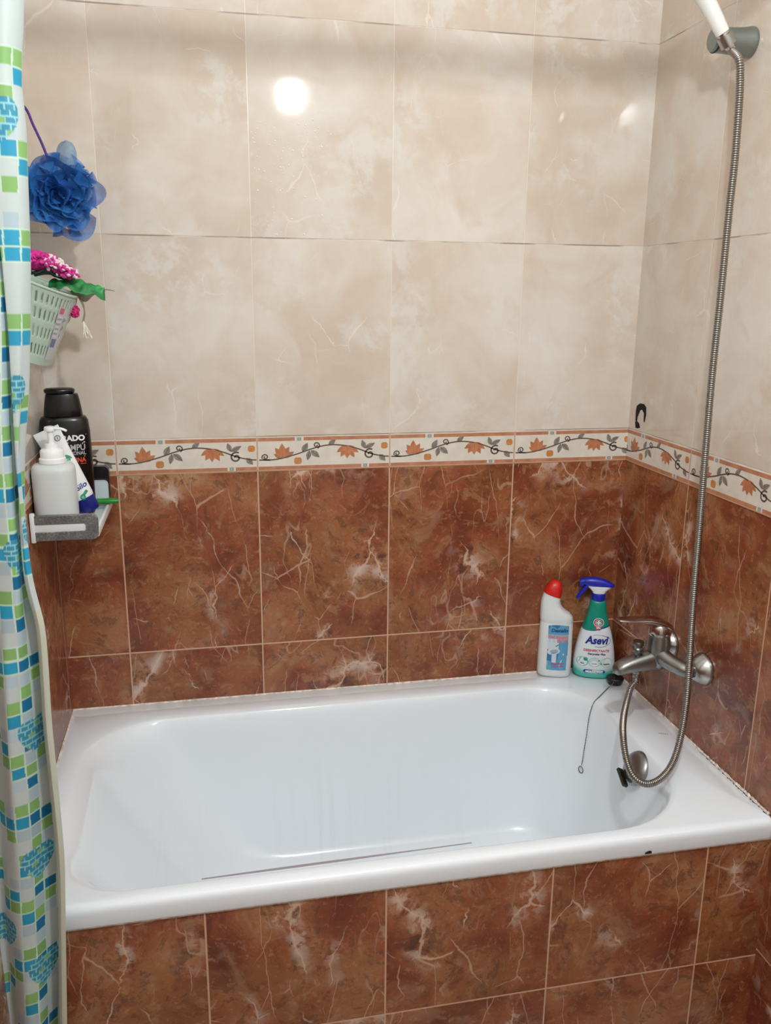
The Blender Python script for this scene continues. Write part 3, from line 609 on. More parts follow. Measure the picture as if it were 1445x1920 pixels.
put_text(bm, 'Desinfecta', .0075, f2, LU+.001, .0375, 6, rot=.10, bold=.0003); put_text(bm, 'y desodoriza', .0060, f2, LU+.002, .0305, 6, rot=.10, bold=.0002)
obj('label', bm, lab, bt, smooth=0, normals=False, label='blue label with pink lettering and a toilet')

# ------------------------------------------------------------------ disinfectant spray bottle
d2 = atz(1116, 1268, TZ); d2.z = TZ; d2 += Vector((-.002, .014, 0))
sb = thing('spray_bottle', 'green and white disinfectant spray bottle with blue trigger head on the back rim', 'spray bottle', d2, radians(-20))
prof = [(.036, 0), (.046, .0015), (.0515, .006), (.0535, .014), (.0545, .028), (.0540, .045), (.0520, .065), (.0488, .085), (.0450, .105), (.0400, .124), (.0345, .141), (.0298, .158), (.0260, .174), (.0228, .190), (.0208, .203), (.0195, .210), (.015, .213)]
def aw(v):
    for (a0, z0), (a1, z1) in zip(prof, prof[1:]):
        if z0 <= v <= z1: return a0+(a1-a0)*(v-z0)/(z1-z0)
    return .015
def bd(v): return min(aw(v)*.62, .0315) if v < .1 else aw(v)*(.62+.33*min(1, (v-.1)/.1))
rings = []; NZ = 90
for i in range(NZ+1):
    v = .213*i/NZ; a = aw(v); b_ = bd(v); rings.append([Vector((x, y, v)) for x, y in superellipse(a, max(b_, .004), 2.5, 64)])
bm = BM(); cl = bm.loops.layers.float_color.new('Col'); loft(bm, rings)
teal, wht, mint = lin((0, 140, 118)), lin((222, 230, 234)), lin((60, 178, 160))
def asevi_col(p):
    x, z = p.x, p.z; topb = .1355+.006*max(0, x/.03) + .0025*sin(x*60); bot = .012+.010*(x/.05)**2
    if z > topb: return teal
    g = max(0, min(1, (z-bot)/.022)); q = (1-g)**1.3
    return tuple(wht[i]*(1-q)+(teal[i] if z < .004 else mint[i])*q for i in range(3))
for f in bm.faces:
    for lp in f.loops: lp[cl] = (*asevi_col(lp.vert.co), 1)
obj('body', bm, vcol_mat('spray_bottle_plastic', .3, 0, .2), sb, smooth=60)
def sfn(off):
    def fn(u, v):
        a = aw(v); b_ = bd(v); x = max(-.985, min(.985, u/a)); return Vector((u, -b_*(1-abs(x)**2.5)**(1/2.5)-off, v))
    return fn
g0, g1, g2 = sfn(.0004), sfn(.0008), sfn(.0012)
lm = [mat('spray_navy', (22, 44, 140), .35), mat('spray_red', (196, 60, 92), .35), mat('spray_ink', (52, 60, 90), .35), mat('spray_mint', (120, 200, 182), .35), mat('spray_pale', (196, 222, 220), .35), mat('spray_white', (232, 236, 238), .35), mat('spray_teal', (20, 150, 124), .35), mat('spray_green', (84, 140, 100), .35)]
bm = BM()
put_text(bm, 'Asevi', .0290, g1, .001, .0990, 0, bold=.0011, shear=.22, sx=.88)
put_ring(bm, .007, .1065, .0305, .0165, .0011, g0, 0, 26, radians(-110), radians(75)); put_ring(bm, .005, .1065, .0285, .0175, .0007, g0, 0, 16, radians(40), radians(120))
put_text(bm, 'DESINFECTANTE', .0088, g1, .002, .0775, 1, bold=.0003, sx=.98); put_text(bm, 'Gerpostar Plus', .0075, g1, .003, .0690, 2, bold=.0003)
for u_, mi, c2 in ((-.032, 3, 6), (-.001, 4, 3), (.030, 4, 4)):
    put_poly(bm, ell(u_, .048, .0155, .0130), g0, mi); put_ring(bm, u_, .048, .0155, .013, .0009, g1, 3)
put_poly(bm, ell(-.024, .0555, .0055, .0050), g1, 6); put_poly(bm, [(-.044, .046), (-.020, .046), (-.023, .0405), (-.041, .0405)], g1, 5)
put_poly(bm, ell(-.001, .044, .010, .0075), g1, 5); put_poly(bm, ell(.010, .053, .0018, .0018), g1, 6); put_poly(bm, [(.019, .047), (.041, .047), (.040, .041), (.021, .041)], g1, 5); put_poly(bm, ell(.0165, .0445, .0025, .0025), g1, 7)
put_text(bm, 'Pino', .0055, g2, -.032, .0415, 2, bold=.0002); put_text(bm, 'Limpia', .0055, g2, -.001, .0425, 6, bold=.0001); put_text(bm, 'Higieniza', .0048, g2, .030, .0425, 2, bold=.0002)
P = []
for i in range(10): P.append((.026+.0045*sin(pi*i/9-pi/2)+.0, .0215+.0055*-cos(pi*i/9-pi/2+pi/2)))
pill = [(x, .0215-.0050) for x in (-.024, -.012, 0, .012, .024)] + [(.0275, .0195), (.0285, .0215), (.0275, .0240)] + [(x, .0265) for x in (.024, .012, 0, -.012, -.024)] + [(-.0275, .0240), (-.0285, .0215), (-.0275, .0195)]
put_poly(bm, pill, g0, 0); put_text(bm, 'MULTIUSOS', .0085, g2, 0, .0185, 5, bold=.0003)
put_poly(bm, ell(.003, .157, .0135, .0115), g0, 1); put_poly(bm, [(-.007, .150), (.013, .150), (.008, .136), (-.002, .136)], g0, 1); put_ring(bm, .003, .157, .0135, .0115, .0012, g1, 5, 28)
put_poly(bm, ell(.003, .1565, .0085, .0075), g1, 7); put_ring(bm, .003, .1565, .0085, .0075, .0010, g1, 5, 24)
for r_ in ((.0016, .0058), (.0058, .0016)): put_poly(bm, [(.003-r_[0], .1565-r_[1]), (.003+r_[0], .1565-r_[1]), (.003+r_[0], .1565+r_[1]), (.003-r_[0], .1565+r_[1])], g2, 5)
put_text(bm, '99%', .0060, g1, .003, .1400, 5, bold=.0003)
bl = [(x, .1355+.006*max(0, x/.03)+.0025*sin(x*60)) for x in [-.034+.0034*i for i in range(21)]]
for (xa, za), (xb, zb) in zip(bl, bl[1:]): put_poly(bm, [(xa, za), (xb, zb), (xb, zb+.001+.003*max(0, xb/.03)), (xa, za+.001+.003*max(0, xa/.03))], g0, 0)
obj('label', bm, lm, sb, smooth=0, normals=False, label='printed front label with navy and red lettering')
blue = mat('trigger_blue', (24, 38, 168), .3)
bm = BM(); lathe(bm, [(.0165, .2085), (.0172, .211), (.0172, .229), (.0160, .231)], 36); obj('collar', bm, blue, sb)
bm = BM(); hw_ = [(.226, -.0145, .0150, .0125), (.233, -.0160, .0165, .0130), (.240, -.0215, .0225, .0132), (.247, -.0300, .0315, .0132), (.2515, -.0345, .0375, .0130), (.2535, -.0350, .0380, .0128)]
loft(bm, [[Vector(((x0+x1)/2+p, q, z)) for p, q in superellipse((x1-x0)/2, d_, 3, 36)] for z, x0, x1, d_ in hw_]); obj('head_base', bm, white_hdpe, sb, smooth=50)
bm = BM(); hh = [(.2500, -.0380, .0385), (.2535, -.0440, .0395), (.2560, -.0475, .0370), (.2620, -.0470, .0270), (.2670, -.0400, .0150), (.2705, -.0280, .0020), (.2720, -.0180, -.0080)]
dd = (.0130, .0138, .0140, .0135, .0120, .0085, .003)
loft(bm, [[Vector(((x0+x1)/2+p, q, z+.08*(-(p+(x0+x1)/2))*.25)) for p, q in superellipse((x1-x0)/2, d_, 2.8, 36)] for (z, x0, x1), d_ in zip(hh, dd)])
nz = [(-.040, .258, .0105), (-.046, .2565, .0105), (-.0500, .2545, .0095)]
loft(bm, [[Vector((x, p, z+q)) for p, q in superellipse(.011, r_, 3, 20)] for x, z, r_ in nz]); obj('head_cover', bm, blue, sb, smooth=50)
bm = BM(); tr = [(-.030, .250, .0100, .006), (-.036, .242, .0095, .0055), (-.0435, .230, .009, .0048), (-.050, .220, .009, .0045), (-.054, .2135, .0085, .0035)]
rings = []
for x, z, w_, t_ in tr: rings.append([Vector((x+q*.8, p, z-q*.6)) for p, q in superellipse(w_, t_, 3, 18)])
loft(bm, rings); obj('trigger', bm, blue, sb, smooth=50)

# ------------------------------------------------------------------ corner shelf on the left wall
SX, SY0, SY1, ST = -1.2698, -.287, -.03, -.056     # outer edge, near end, far end, top of tray
sh = thing('bath_shelf', 'white and chrome wall shelf on the left wall carrying the bottles', 'shelf', (XL, SY0, ST))
shw = mat('shelf_white', (222, 226, 228), .3)
bm = BM(); box(bm, XL+.001, SX+.004, SY0+.006, SY1, ST-.007, ST, .002)
box(bm, SX-.0015, SX+.005, SY0+.004, SY1, ST-.008, ST+.010, .002)           # raised outer lip
box(bm, XL+.001, SX+.003, SY1-.006, SY1, ST-.007, ST+.010, .002)
obj('tray', bm, shw, sh, world=True)
def round_loop(x0, x1, z0, z1, r, n=8, right_only=True):
    P = [(x0, z0)]
    P += [(x1-r+r*cos(radians(a)), z0+r+r*sin(radians(a))) for a in [-90+90*i/n for i in range(n+1)]]
    P += [(x1-r+r*cos(radians(a)), z1-r+r*sin(radians(a))) for a in [90*i/n for i in range(n+1)]]
    P += [(x0, z1)]; return P
z0, z1 = ST-.012, ST+.039
bm = BM(); oc = round_loop(XL+.006, SX+.0045, z0, z1, .011); ic = round_loop(XL+.006, SX-.0185, z0+.0185, z1-.0175, .004)
c_ = Vector(((XL+SX)/2, 0, (z0+z1)/2))
def lp(P, y): return [Vector((x, y, z)) for x, z in P]
bands = [(oc, SY0+.010), (oc, SY0+.002), ([(c_.x+(x-c_.x)*.985, c_.z+(z-c_.z)*.955) for x, z in oc], SY0), ([(c_.x+(x-c_.x)*1.02, c_.z+(z-c_.z)*1.15) for x, z in ic], SY0), (ic, SY0+.001), (ic, SY0+.010)]
loft(bm, [lp(P, y) for P, y in bands], True, False, False)
def speck(M):
    k = NT(M); b = M.node_tree.nodes['Principled BSDF']; tc = k.n('ShaderNodeTexCoord'); f, _ = k.noise(tc.outputs['Object'], 260, 3, .7); g_, _ = k.noise(tc.outputs['Object'], 40, 3)
    k.L(k.ramp(k.m('ADD', k.m('MULTIPLY', f, .6), k.m('MULTIPLY', g_, .4)), [(.42, (116, 117, 118)), (.55, (150, 151, 151)), (.68, (196, 196, 194))]), b.inputs['Base Color'])
spk = mat('water_spotted_chrome', (150, 151, 151), .30, .55); speck(spk)
obj('end_bracket', bm, spk, sh, world=True, smooth=35, label='water-spotted chrome end bracket')
bm = BM(); box(bm, XL+.004, SX-.016, SY0+.0025, SY0+.009, z0+.016, z1-.015, .001); box(bm, XL+.001, XL+.0105, SY0-.001, SY0+.0105, z0-.003, z1+.005, .0025)
obj('end_insert', bm, shw, sh, world=True, label='white insert in the chrome end bracket')

# ---- pump bottle
pb = Vector((-1.3475, -.2365, ST+.0005))
pt = at(100, 800, pb.y).z-pb.z
PB = thing('pump_bottle', 'translucent pump bottle with white pump standing nearest on the shelf', 'pump bottle', pb)
bh_ = at(100, 868, pb.y).z-pb.z
bm = BM(); rp = [(.034, 0), (.0385, .001), (.0405, .005), (.0410, .02), (.0410, bh_-.016), (.0400, bh_-.008), (.036, bh_-.002), (.029, bh_), (.018, bh_+.001)]
loft(bm, [[Vector((x, y, z)) for x, y in superellipse(r_*1.0, r_*.93, 2.5, 44)] for r_, z in rp]); obj('body', bm, mat('frosted_plastic', (214, 220, 221), .35, sub=.3, alpha=.96), PB, smooth=50)
wpl = mat('pump_white', (238, 240, 240), .3)
ch_ = pt-.0; c0z = bh_+.001
bm = BM(); lathe(bm, [(.0250, c0z), (.0255, c0z+.002), (.0250, c0z+.009), (.0225, c0z+.011), (.0222, c0z+.024), (.020, c0z+.027), (.0135, c0z+.029), (.0125, c0z+.037), (.006, c0z+.038)], 36); obj('collar', bm, wpl, PB)
bm = BM(); lathe(bm, [(.0062, c0z+.036), (.0062, ch_-.010), (.0105, ch_-.008), (.0115, ch_-.004), (.0105, ch_), (.004, ch_+.0015)], 24)
tube(bm, catmull([(0, 0, ch_-.004), (.012, -.004, ch_-.003), (.024, -.008, ch_-.004), (.032, -.010, ch_-.0075)], 6), lambda t: .0065-.0032*t, 14, flat=.6); obj('pump_head', bm, wpl, PB, smooth=50)

# ---- shampoo bottle
sp0 = Vector((XL+.0530, -.118, ST+.0005)); stp = at(120, 727, -.118).z-sp0.z
SB_ = thing('shampoo_bottle', 'tall black shampoo bottle with white and orange lettering at the back of the shelf', 'shampoo bottle', sp0, radians(8))
shz = at(130, 780, -.118).z-sp0.z; csz = at(120, 738, -.118).z-sp0.z
blk = mat('black_gloss_plastic', (5, 5, 6), .25)
aws = .0512
bm = BM(); rp = [(.043, 0), (.0475, .0015), (.0495, .006), (aws, .03), (aws, shz*.6), (.0505, shz*.85), (.0480, shz*.96), (.0440, shz-.001), (.039, shz+.0012), (.028, shz+.002)]
loft(bm, [[Vector((x, y, z)) for x, y in superellipse(r_, r_*.55, 2.8, 44)] for r_, z in rp]); obj('body', bm, blk, SB_, smooth=50)
hcap = csz-shz
bm = BM(); rp = [(.0375, shz+.001), (.0385, shz+.003), (.0370, shz+hcap*.35), (.0345, shz+hcap*.7), (.0320, csz-.002), (.0310, csz), (.020, csz+.0005)]
loft(bm, [[Vector((x, y, z)) for x, y in superellipse(r_, r_*.62, 2.5, 44)] for r_, z in rp])
nd = []
obj('cap', bm, blk, SB_, smooth=50)
bm = BM(); rp = [(.024, csz), (.0290, csz+.002), (.0305, csz+.006), (.0300, csz+.009), (.026, stp-.0005), (.010, stp+.0003)]
loft(bm, [[Vector((x-.004, y, z)) for x, y in superellipse(r_, r_*.68, 2.2, 40)] for r_, z in rp]); obj('flip_lid', bm, blk, SB_, smooth=50)
def sfs(off): return surf(aws, aws*.55, 2.8, off)
sw = [mat('print_white', (232, 234, 236), .4), mat('print_grey', (176, 178, 180), .4), mat('print_orange', (226, 84, 40), .4)]
bm = BM(); q0 = sfs(.0005)
def vz(py): return at(150, py, -.118-aws*.5).z-sp0.z
sxx = 1.0
v1 = vz(826)
RX = .0385
put_text(bm, 'AGRADO', .0158, q0, RX, v1, 0, bold=.0007, align='RIGHT'); put_text(bm, '°', .006, q0, RX+.004, v1+.008, 0, align='RIGHT')
put_poly(bm, [(-.034, v1-.0050), (0, v1-.0050), (RX, v1-.0050), (RX, v1-.0034), (0, v1-.0034), (-.034, v1-.0034)], q0, 0)
put_text(bm, 'CHAMPÚ', .0175, q0, RX, v1-.0205, 1, bold=.0004, align='RIGHT', sx=.86); put_text(bm, 'PROFESIONAL', .0105, q0, RX, v1-.0300, 1, bold=.0002, align='RIGHT', sx=.86)
put_poly(bm, [(-.02, v1-.0345), (RX-.002, v1-.0345), (RX-.002, v1-.0330), (-.02, v1-.0330)], q0, 1)
put_text(bm, 'QUERATINA', .0135, q0, RX-.001, v1-.0455, 2, bold=.0003, align='RIGHT', sx=.86); put_poly(bm, [(RX-.012, v1-.0495), (RX-.001, v1-.0495), (RX-.001, v1-.0483), (RX-.012, v1-.0483)], q0, 2)
obj('label', bm, sw, SB_, smooth=0, normals=False, label='white, grey and orange printed lettering')

# ---- squeeze tube leaning between the two
TYB = -.1775
t0, t1 = at(168, 954, TYB), at(85, 806, TYB)
TBU = thing('cosmetic_tube', 'white squeeze tube with blue cap leaning upside down behind the pump bottle', 'tube', t0)
axd = (t1-t0).normalized(); sdv = Vector((axd.z, 0, -axd.x)); tlen = (t1-t0).length
def tpt(s, a, b): return t0+axd*s+sdv*a+Vector((0, b, 0))
bm = BM(); cl_ = .026
rings = []
for s, a, b in ((cl_-.002, .0195, .0165), (cl_, .0215, .0180), (cl_+.006, .0228, .0180), (tlen*.45, .0240, .0140), (tlen*.7, .0250, .0085), (tlen*.88, .0262, .0035), (tlen*.96, .0268, .0010), (tlen, .0270, .0008)):
    rings.append([tpt(s, x, y) for x, y in superellipse(a, b, 2, 36)])
loft(bm, rings); obj('body', bm, mat('tube_white', (228, 232, 233), .35), TBU, world=True, smooth=50)
bm = BM(); rings = [[tpt(s+.010*(x/.02)**2*.0, x, y) for x, y in superellipse(a, b, 2, 36)] for s, a, b in ((-.004, .0185, .0150), (-.002, .0200, .0165), (.010, .0213, .0178), (cl_, .0222, .0186), (cl_+.0008, .0205, .0172))]
loft(bm, rings); obj('cap', bm, mat('cap_navy', (14, 26, 116), .3), TBU, world=True, smooth=50)
bm = BM()
def tf(off):
    def fn(u, v):               # u along the tube from the cap, v across
        t = v/.0245; t = max(-.98, min(.98, t)); bb = .0180-(.0180-.003)*max(0, (u-.03)/(tlen-.03)); return tpt(u, v, -bb*sqrt(1-t*t)-off)
    return fn
tq = tf(.0006)
tm = [mat('tube_navy', (30, 60, 140), .4), mat('tube_green', (46, 138, 100), .4), mat('tube_mint', (96, 190, 164), .4), mat('tube_grey', (110, 116, 124), .4)]
sh_ = lambda f, du, dv: (lambda u, v: f(u+du, v+dv))
tA, tB = sh_(tq, -.022, .002), sh_(tf(.001), -.022, .002)
put_poly(bm, ell(.052, .002, .0060, .0055), tA, 1); put_poly(bm, [(.052, .005), (.059, .016), (.064, .0135), (.0580, .002)], tA, 1); put_poly(bm, ell(.052, .002, .003, .0028), tB, 2)
obj('drop_emblem', bm, tm, TBU, world=True, smooth=0, normals=False, label='green drop emblem'); bm = BM()
tA, tB = sh_(tq, -.010, .009), sh_(tf(.001), -.010, .009)
put_poly(bm, [(.100, .001), (.108, .007), (.117, .006), (.121, .012), (.126, .010), (.132, .004), (.124, -.004), (.116, -.004), (.108, -.006), (.103, -.004)], tA, 1)
put_poly(bm, ell(.120, .003, .004, .002, 14, .6), tB, 2)
obj('leaf_emblem', bm, tm, TBU, world=True, smooth=0, normals=False, label='green leaf emblem'); bm = BM()
put_text(bm, 'Silo', .0155, lambda x, y: tq(y, x), .0105, .0470, 0, rot=.12, bold=.0004, shear=.2)
put_poly(bm, [(.0640, .003), (.0720, .0150), (.0726, .0146), (.0646, .0026)], tq, 3)
obj('lettering', bm, tm, TBU, world=True, smooth=0, normals=False, label='navy lettering'); bm = BM()
put_ring(bm, .158, .014, .006, .006, .0016, tq, 3, 20); put_poly(bm, [(.155, .0135), (.161, .0135), (.161, .0148), (.155, .0148)], tq, 3)
obj('ring_emblem', bm, tm, TBU, world=True, smooth=0, normals=False, label='small grey ring emblem')

# ---- nail brush at the far end and green stick
nb = at(190, 934, -.060); nb.z = ST+.001
NB = thing('nail_brush', 'black backed brush with pale body standing at the far end of the shelf', 'brush', nb)
tz_ = at(190, 874, -.06).z-nb.z; wz = at(190, 899, -.06).z-nb.z
bm = BM(); P = round_loop(-.030, .0200, .012, tz_, .012); P = [(-.030, .012)]+[p for p in P[1:-1]]+[(-.030, tz_)]
loft(bm, [[Vector((x, y, z)) for x, z in P] for y in (-.004, .014)]); obj('back', bm, mat('brush_black', (22, 20, 20), .25), NB, smooth=40)
bm = BM(); P = round_loop(-.030, .0175, .0, wz, .010); loft(bm, [[Vector((x, y, z)) for x, z in P] for y in (-.018, -.005)]); obj('body', bm, mat('brush_pale', (196, 210, 216), .35), NB, smooth=40)
bm = BM(); g_a, g_b = at(176, 946, -.085), at(222, 936, -.085)
g_a.z = g_b.z = ST+.017
gs = thing('plastic_stick', 'slim green plastic stick poking out over the far end of the shelf', 'stick', g_a)
tube(bm, catmull([g_a-Vector((.03, 0, 0)), g_a, g_a.lerp(g_b, .5), g_b], 6), lambda t: .0085-.003*max(0, t-.8)*5, 14, flat=.75); obj('stick', bm, mat('green_plastic', (20, 132, 38), .35), gs, world=True, smooth=50)

# ------------------------------------------------------------------ wall basket with its contents
KY = -.215
bk = thing('wall_basket', 'pale green slotted plastic basket hung on the left wall above the shelf', 'basket', (XL, KY, .36))
R0, R1 = (.050, .080), (.107, .115)      # bottom and rim: reach from the wall, half width
def bpt(th, h, inset=0.0):
    a = R0[0]+(R1[0]-R0[0])*h-inset; b_ = R0[1]+(R1[1]-R0[1])*h-inset
    s, c = sin(th), cos(th); x = a*math.copysign(abs(s)**.8, s); y = -b_*math.copysign(abs(c)**.8, c)
    zb = .288-.43*x; zr = .440-.43*x
    return Vector((XL+.003+x, KY+y, zb+(zr-zb)*h))
pgreen = mat('pale_green_plastic', (176, 196, 182), .4, sub=.1)
NT_, NH = 84, 30; bm = BM(); V = [[bm.verts.new(bpt(pi*i/NT_, j/NH)) for j in range(NH+1)] for i in range(NT_+1)]
slots = [(4, 8), (11, 15), (18, 22), (24, 28)]
for i in range(NT_):
    for j in range(NH):
        if 4 < i < NT_-4 and i % 3 == 0 and any(a <= j < b for a, b in slots): continue
        bm.faces.new((V[i][j], V[i+1][j], V[i+1][j+1], V[i][j+1]))
for j in range(NH): bm.faces.new((V[NT_][j], V[0][j], V[0][j+1], V[NT_][j+1]))
bm.faces.new([V[i][0] for i in range(NT_, -1, -1)])
o = obj('bowl', bm, pgreen, bk, world=True, smooth=50, normals=True); md = o.modifiers.new('thick', 'SOLIDIFY'); md.thickness = .0022; md.offset = -1
bm = BM(); tube(bm, [bpt(pi*i/40, 1)+Vector((0, 0, .0005)) for i in range(41)], .0026, 8); obj('rim', bm, pgreen, bk, world=True, smooth=60)
bm = BM()                       # clear sticker wrapped over the outer side
stk = [mat('sticker_clear', (190, 194, 198), .3), mat('sticker_red', (204, 96, 110), .4), mat('sticker_ink', (150, 148, 158), .4), mat('sticker_blue', (104, 116, 156), .4), mat('sticker_white', (218, 218, 216), .4)]
def bs(off):
    def fn(u, v): p = bpt(u, v); q = bpt(u, v, -.001); n2 = (q-p).normalized(); return p+n2*off
    return fn
k0, k1 = bs(.0006), bs(.0010)
put_grid(bm, 1.02, 1.50, .08, .83, k0, 8, 14, 0)
put_grid(bm, 1.06, 1.20, .74, .82, k1, 4, 2, 1)
for i in range(9): put_grid(bm, 1.04, 1.20, .42+.034*i, .436+.034*i, k1, 4, 1, 2 if i % 2 else 4)
put_grid(bm, 1.05, 1.26, .27, .39, k1, 5, 2, 3)
for i in range(5): put_grid(bm, 1.03+.045*i, 1.05+.045*i, .09, .22, k1, 1, 3, 4)
for a, b_, c, d in ((1.26, 1.45, .62, .70), (1.30, 1.42, .50, .60), (1.32, 1.38, .40, .48)): put_poly(bm, [(a, c), (b_, (c+d)/2), (a+.02, d)], k1, 2)
obj('sticker', bm, stk, bk, world=True, smooth=0, normals=False, label='worn clear sticker with printed lines')

def sheet(name, pts_fn, nu, nv, mm, parent, thick=.001, closed=False):
    bm = BM(); V = [[bm.verts.new(pts_fn(i/nu, j/nv)) for j in range(nv+1)] for i in range(nu+1)]
    for i in range(nu):
        for j in range(nv): bm.faces.new((V[i][j], V[i+1][j], V[i+1][j+1], V[i][j+1]))
    o = obj(name, bm, mm, parent, world=True, smooth=80)
    if thick: md = o.modifiers.new('thick', 'SOLIDIFY'); md.thickness = thick; md.offset = 0
    return o
# magenta and white crocheted scrubber lying across the top
ca, cb, cc = at(40, 488, -.235), at(84, 492, -.225), at(136, 519, -.215)
sc_ = thing('bath_scrubber', 'magenta and white knotted bath scrubber piled on top of the green basket', 'scrubber', cb)
path = catmull([ca, cb, at(112, 504, -.22), cc], 10); random.seed(21)
def knots(rng, name, mm, lbl):
    bm = BM()
    for n_i in range(rng[2]):
        t = rng[0]+(rng[1]-rng[0])*random.random(); p = path[min(len(path)-1, int(t*(len(path)-1)))]; r0 = .023-.010*t
        a = random.uniform(0, 2*pi); el = random.uniform(-.4, 1.5); q = p+Vector((random.uniform(-.005, .005)+.012*cos(a)*cos(el), r0*1.5*sin(a)*cos(el), r0*.8*sin(el)))
        rr = random.uniform(.0032, .0050); d = Vector((random.gauss(0, 1), random.gauss(0, 1), random.gauss(0, 1))).normalized(); e = d.orthogonal()
        mt = Matrix.LocRotScale(q, Vector((0, 0, 1)).rotation_difference(d), Vector((1, 1, .62)))
        bmesh.ops.create_icosphere(bm, subdivisions=2, radius=rr, matrix=mt)
    return obj(name, bm, mm, sc_, world=True, smooth=80, label=lbl)
mag = mat('magenta_yarn', (200, 46, 140), .8, var=.18, bscale=200); pkw = mat('white_yarn', (232, 214, 220), .85)
bm = BM(); tube(bm, path, lambda t: .019-.010*t, 14); obj('core', bm, mag, sc_, world=True)
knots((0, .45, 200), 'magenta_knots', mag, None); knots((.42, .74, 70), 'white_knots', pkw, 'white knotted band'); knots((.62, 1.0, 80), 'tip_knots', mag, None)
random.seed(5); knots((.72, 1.0, 34), 'white_tip_knots', pkw, 'white knots near the tip')
# dark green leaf-like net bag lying over the rim
L0, L1 = at(92, 528, -.205), at(196, 543, -.20)
nbg = thing('net_bag', 'crumpled green plastic net bag hanging over the rim of the basket', 'bag', L0)
gb = mat('green_net', (34, 120, 60), .45, var=.35, bscale=60)
def leafpt(u, v):
    c = L0.lerp(L1, u); w_ = .024*sin(pi*min(1, .15+u*.85))**.7*(1-.35*u); k_ = (v-.5)*2
    return c+Vector((.0, k_*w_*1.2, .007*sin(pi*u)*(.6+.4*cos(k_*2.2))+.0035*sin(13*u+3*k_)+.002*sin(27*u-5*k_)-.003*abs(k_)-.013*(k_ < 0)*(-k_)*(.3+u)+.010*(k_ > 0)*k_*sin(pi*u)))
sheet('leaf', leafpt, 26, 14, gb, nbg)
def leaf2(u, v):
    c = at(60, 512, -.225).lerp(at(128, 526, -.21), u); k_ = (v-.5)*2
    return c+Vector((0, k_*.02, .007*sin(pi*u)+.004*sin(12*u+4*k_)-.002*k_))
sheet('dark_fold', leaf2, 16, 10, mat('dark_net', (40, 62, 52), .5, var=.3, bscale=80), nbg)
def under(u, v):
    c = at(132, 546, -.203).lerp(at(176, 552, -.2), u); k_ = v
    return c+Vector((0, .01*(k_-.5), -.014*k_*sin(pi*(.12+.8*u))+.003*sin(8*u)))
sheet('pale_underside', under, 14, 8, mat('pale_net', (150, 150, 130), .6, var=.15, bscale=90), nbg)
bm = BM(); tube(bm, catmull([L1, L1+Vector((.012, 0, -.001)), L1+Vector((.019, 0, -.003))], 4), lambda t: .0013-.0008*t, 6); obj('thread', bm, mat('thread_brown', (120, 110, 96), .7), nbg, world=True)
# cords with pink pompom and white tassel hanging from the bag
cd = thing('tassel_cord', 'twisted cord with pink pompom and white tassel hanging beside the basket', 'cord', at(146, 556, -.2))
bm = BM()
for pl in ([(146, 556), (152, 566), (158, 582), (156, 598), (154, 604)], [(150, 556), (157, 572), (159, 590), (157, 602)], [(144, 557), (143, 568), (140, 574)], [(133, 590), (130, 600), (126, 606)]):
    tube(bm, catmull([at(x, y, -.2) for x, y in pl], 8), .0011, 8)
obj('cord', bm, mat('cord_brown', (146, 134, 116), .8), cd, world=True)
bm = BM(); random.seed(2); pc = at(140, 584, -.2)
for i in range(90):
    d = Vector((random.gauss(0, 1), random.gauss(0, 1), random.gauss(0, 1))).normalized(); bmesh.ops.create_icosphere(bm, subdivisions=1, radius=.0024, matrix=Matrix.Translation(pc+Vector((d.x*.0085, d.y*.0085, d.z*.0105))))
bmesh.ops.create_icosphere(bm, subdivisions=2, radius=.0085, matrix=Matrix.Translation(pc)); obj('pompom', bm, mat('pompom_pink', (196, 44, 112), .85, var=.2, bscale=220), cd, world=True)
bm = BM(); random.seed(4); tp = at(156, 602, -.2)
for i in range(26):
    e = at(158+random.uniform(-2, 16), 634+random.uniform(-8, 2), -.2+random.uniform(-.005, .005)); mid = tp.lerp(e, .5)+Vector((random.uniform(-.002, .002), 0, 0))
    tube(bm, catmull([tp+Vector((random.uniform(-.001, .001), 0, 0)), mid, e], 4), .0007, 5)
obj('tassel', bm, mat('tassel_white', (226, 220, 206), .85), cd, world=True)

# ------------------------------------------------------------------ mesh bath pouf on its cord
PC = at(112, 362, -.150); random.seed(12)
pf = thing('bath_pouf', 'blue ruffled mesh bath pouf hanging by a purple cord at the left', 'bath pouf', PC)
def pouf_mat(name, a, b, alpha):
    M = bpy.data.materials.new(name); M.use_nodes = True; k = NT(M); p = M.node_tree.nodes['Principled BSDF']; tc = k.n('ShaderNodeTexCoord')
    f, _ = k.noise(tc.outputs['Object'], 45, 4); k.L(k.ramp(f, [(.3, a), (.7, b)]), p.inputs['Base Color']); p.inputs['Roughness'].default_value = .5
    lw_ = k.n('ShaderNodeLayerWeight'); lw_.inputs[0].default_value = .35
    k.L(k.m('ADD', alpha, k.m('MULTIPLY', lw_.outputs['Facing'], 1-alpha), clamp=True), p.inputs['Alpha']); return M
pm = pouf_mat('pouf_mesh', (18, 78, 162), (68, 146, 216), .62)
to_cam = (CAM-PC).normalized(); e1 = Vector((0, 0, 1)).cross(to_cam).normalized(); e2 = to_cam.cross(e1)
bm = BM()
def ruffle(fn, nu, nv):
    V = [[bm.verts.new(fn(i/nu, j/nv)) for j in range(nv+1)] for i in range(nu+1)]
    for i in range(nu):
        for j in range(nv): bm.faces.new((V[i][j], V[i+1][j], V[i+1][j+1], V[i][j+1]))
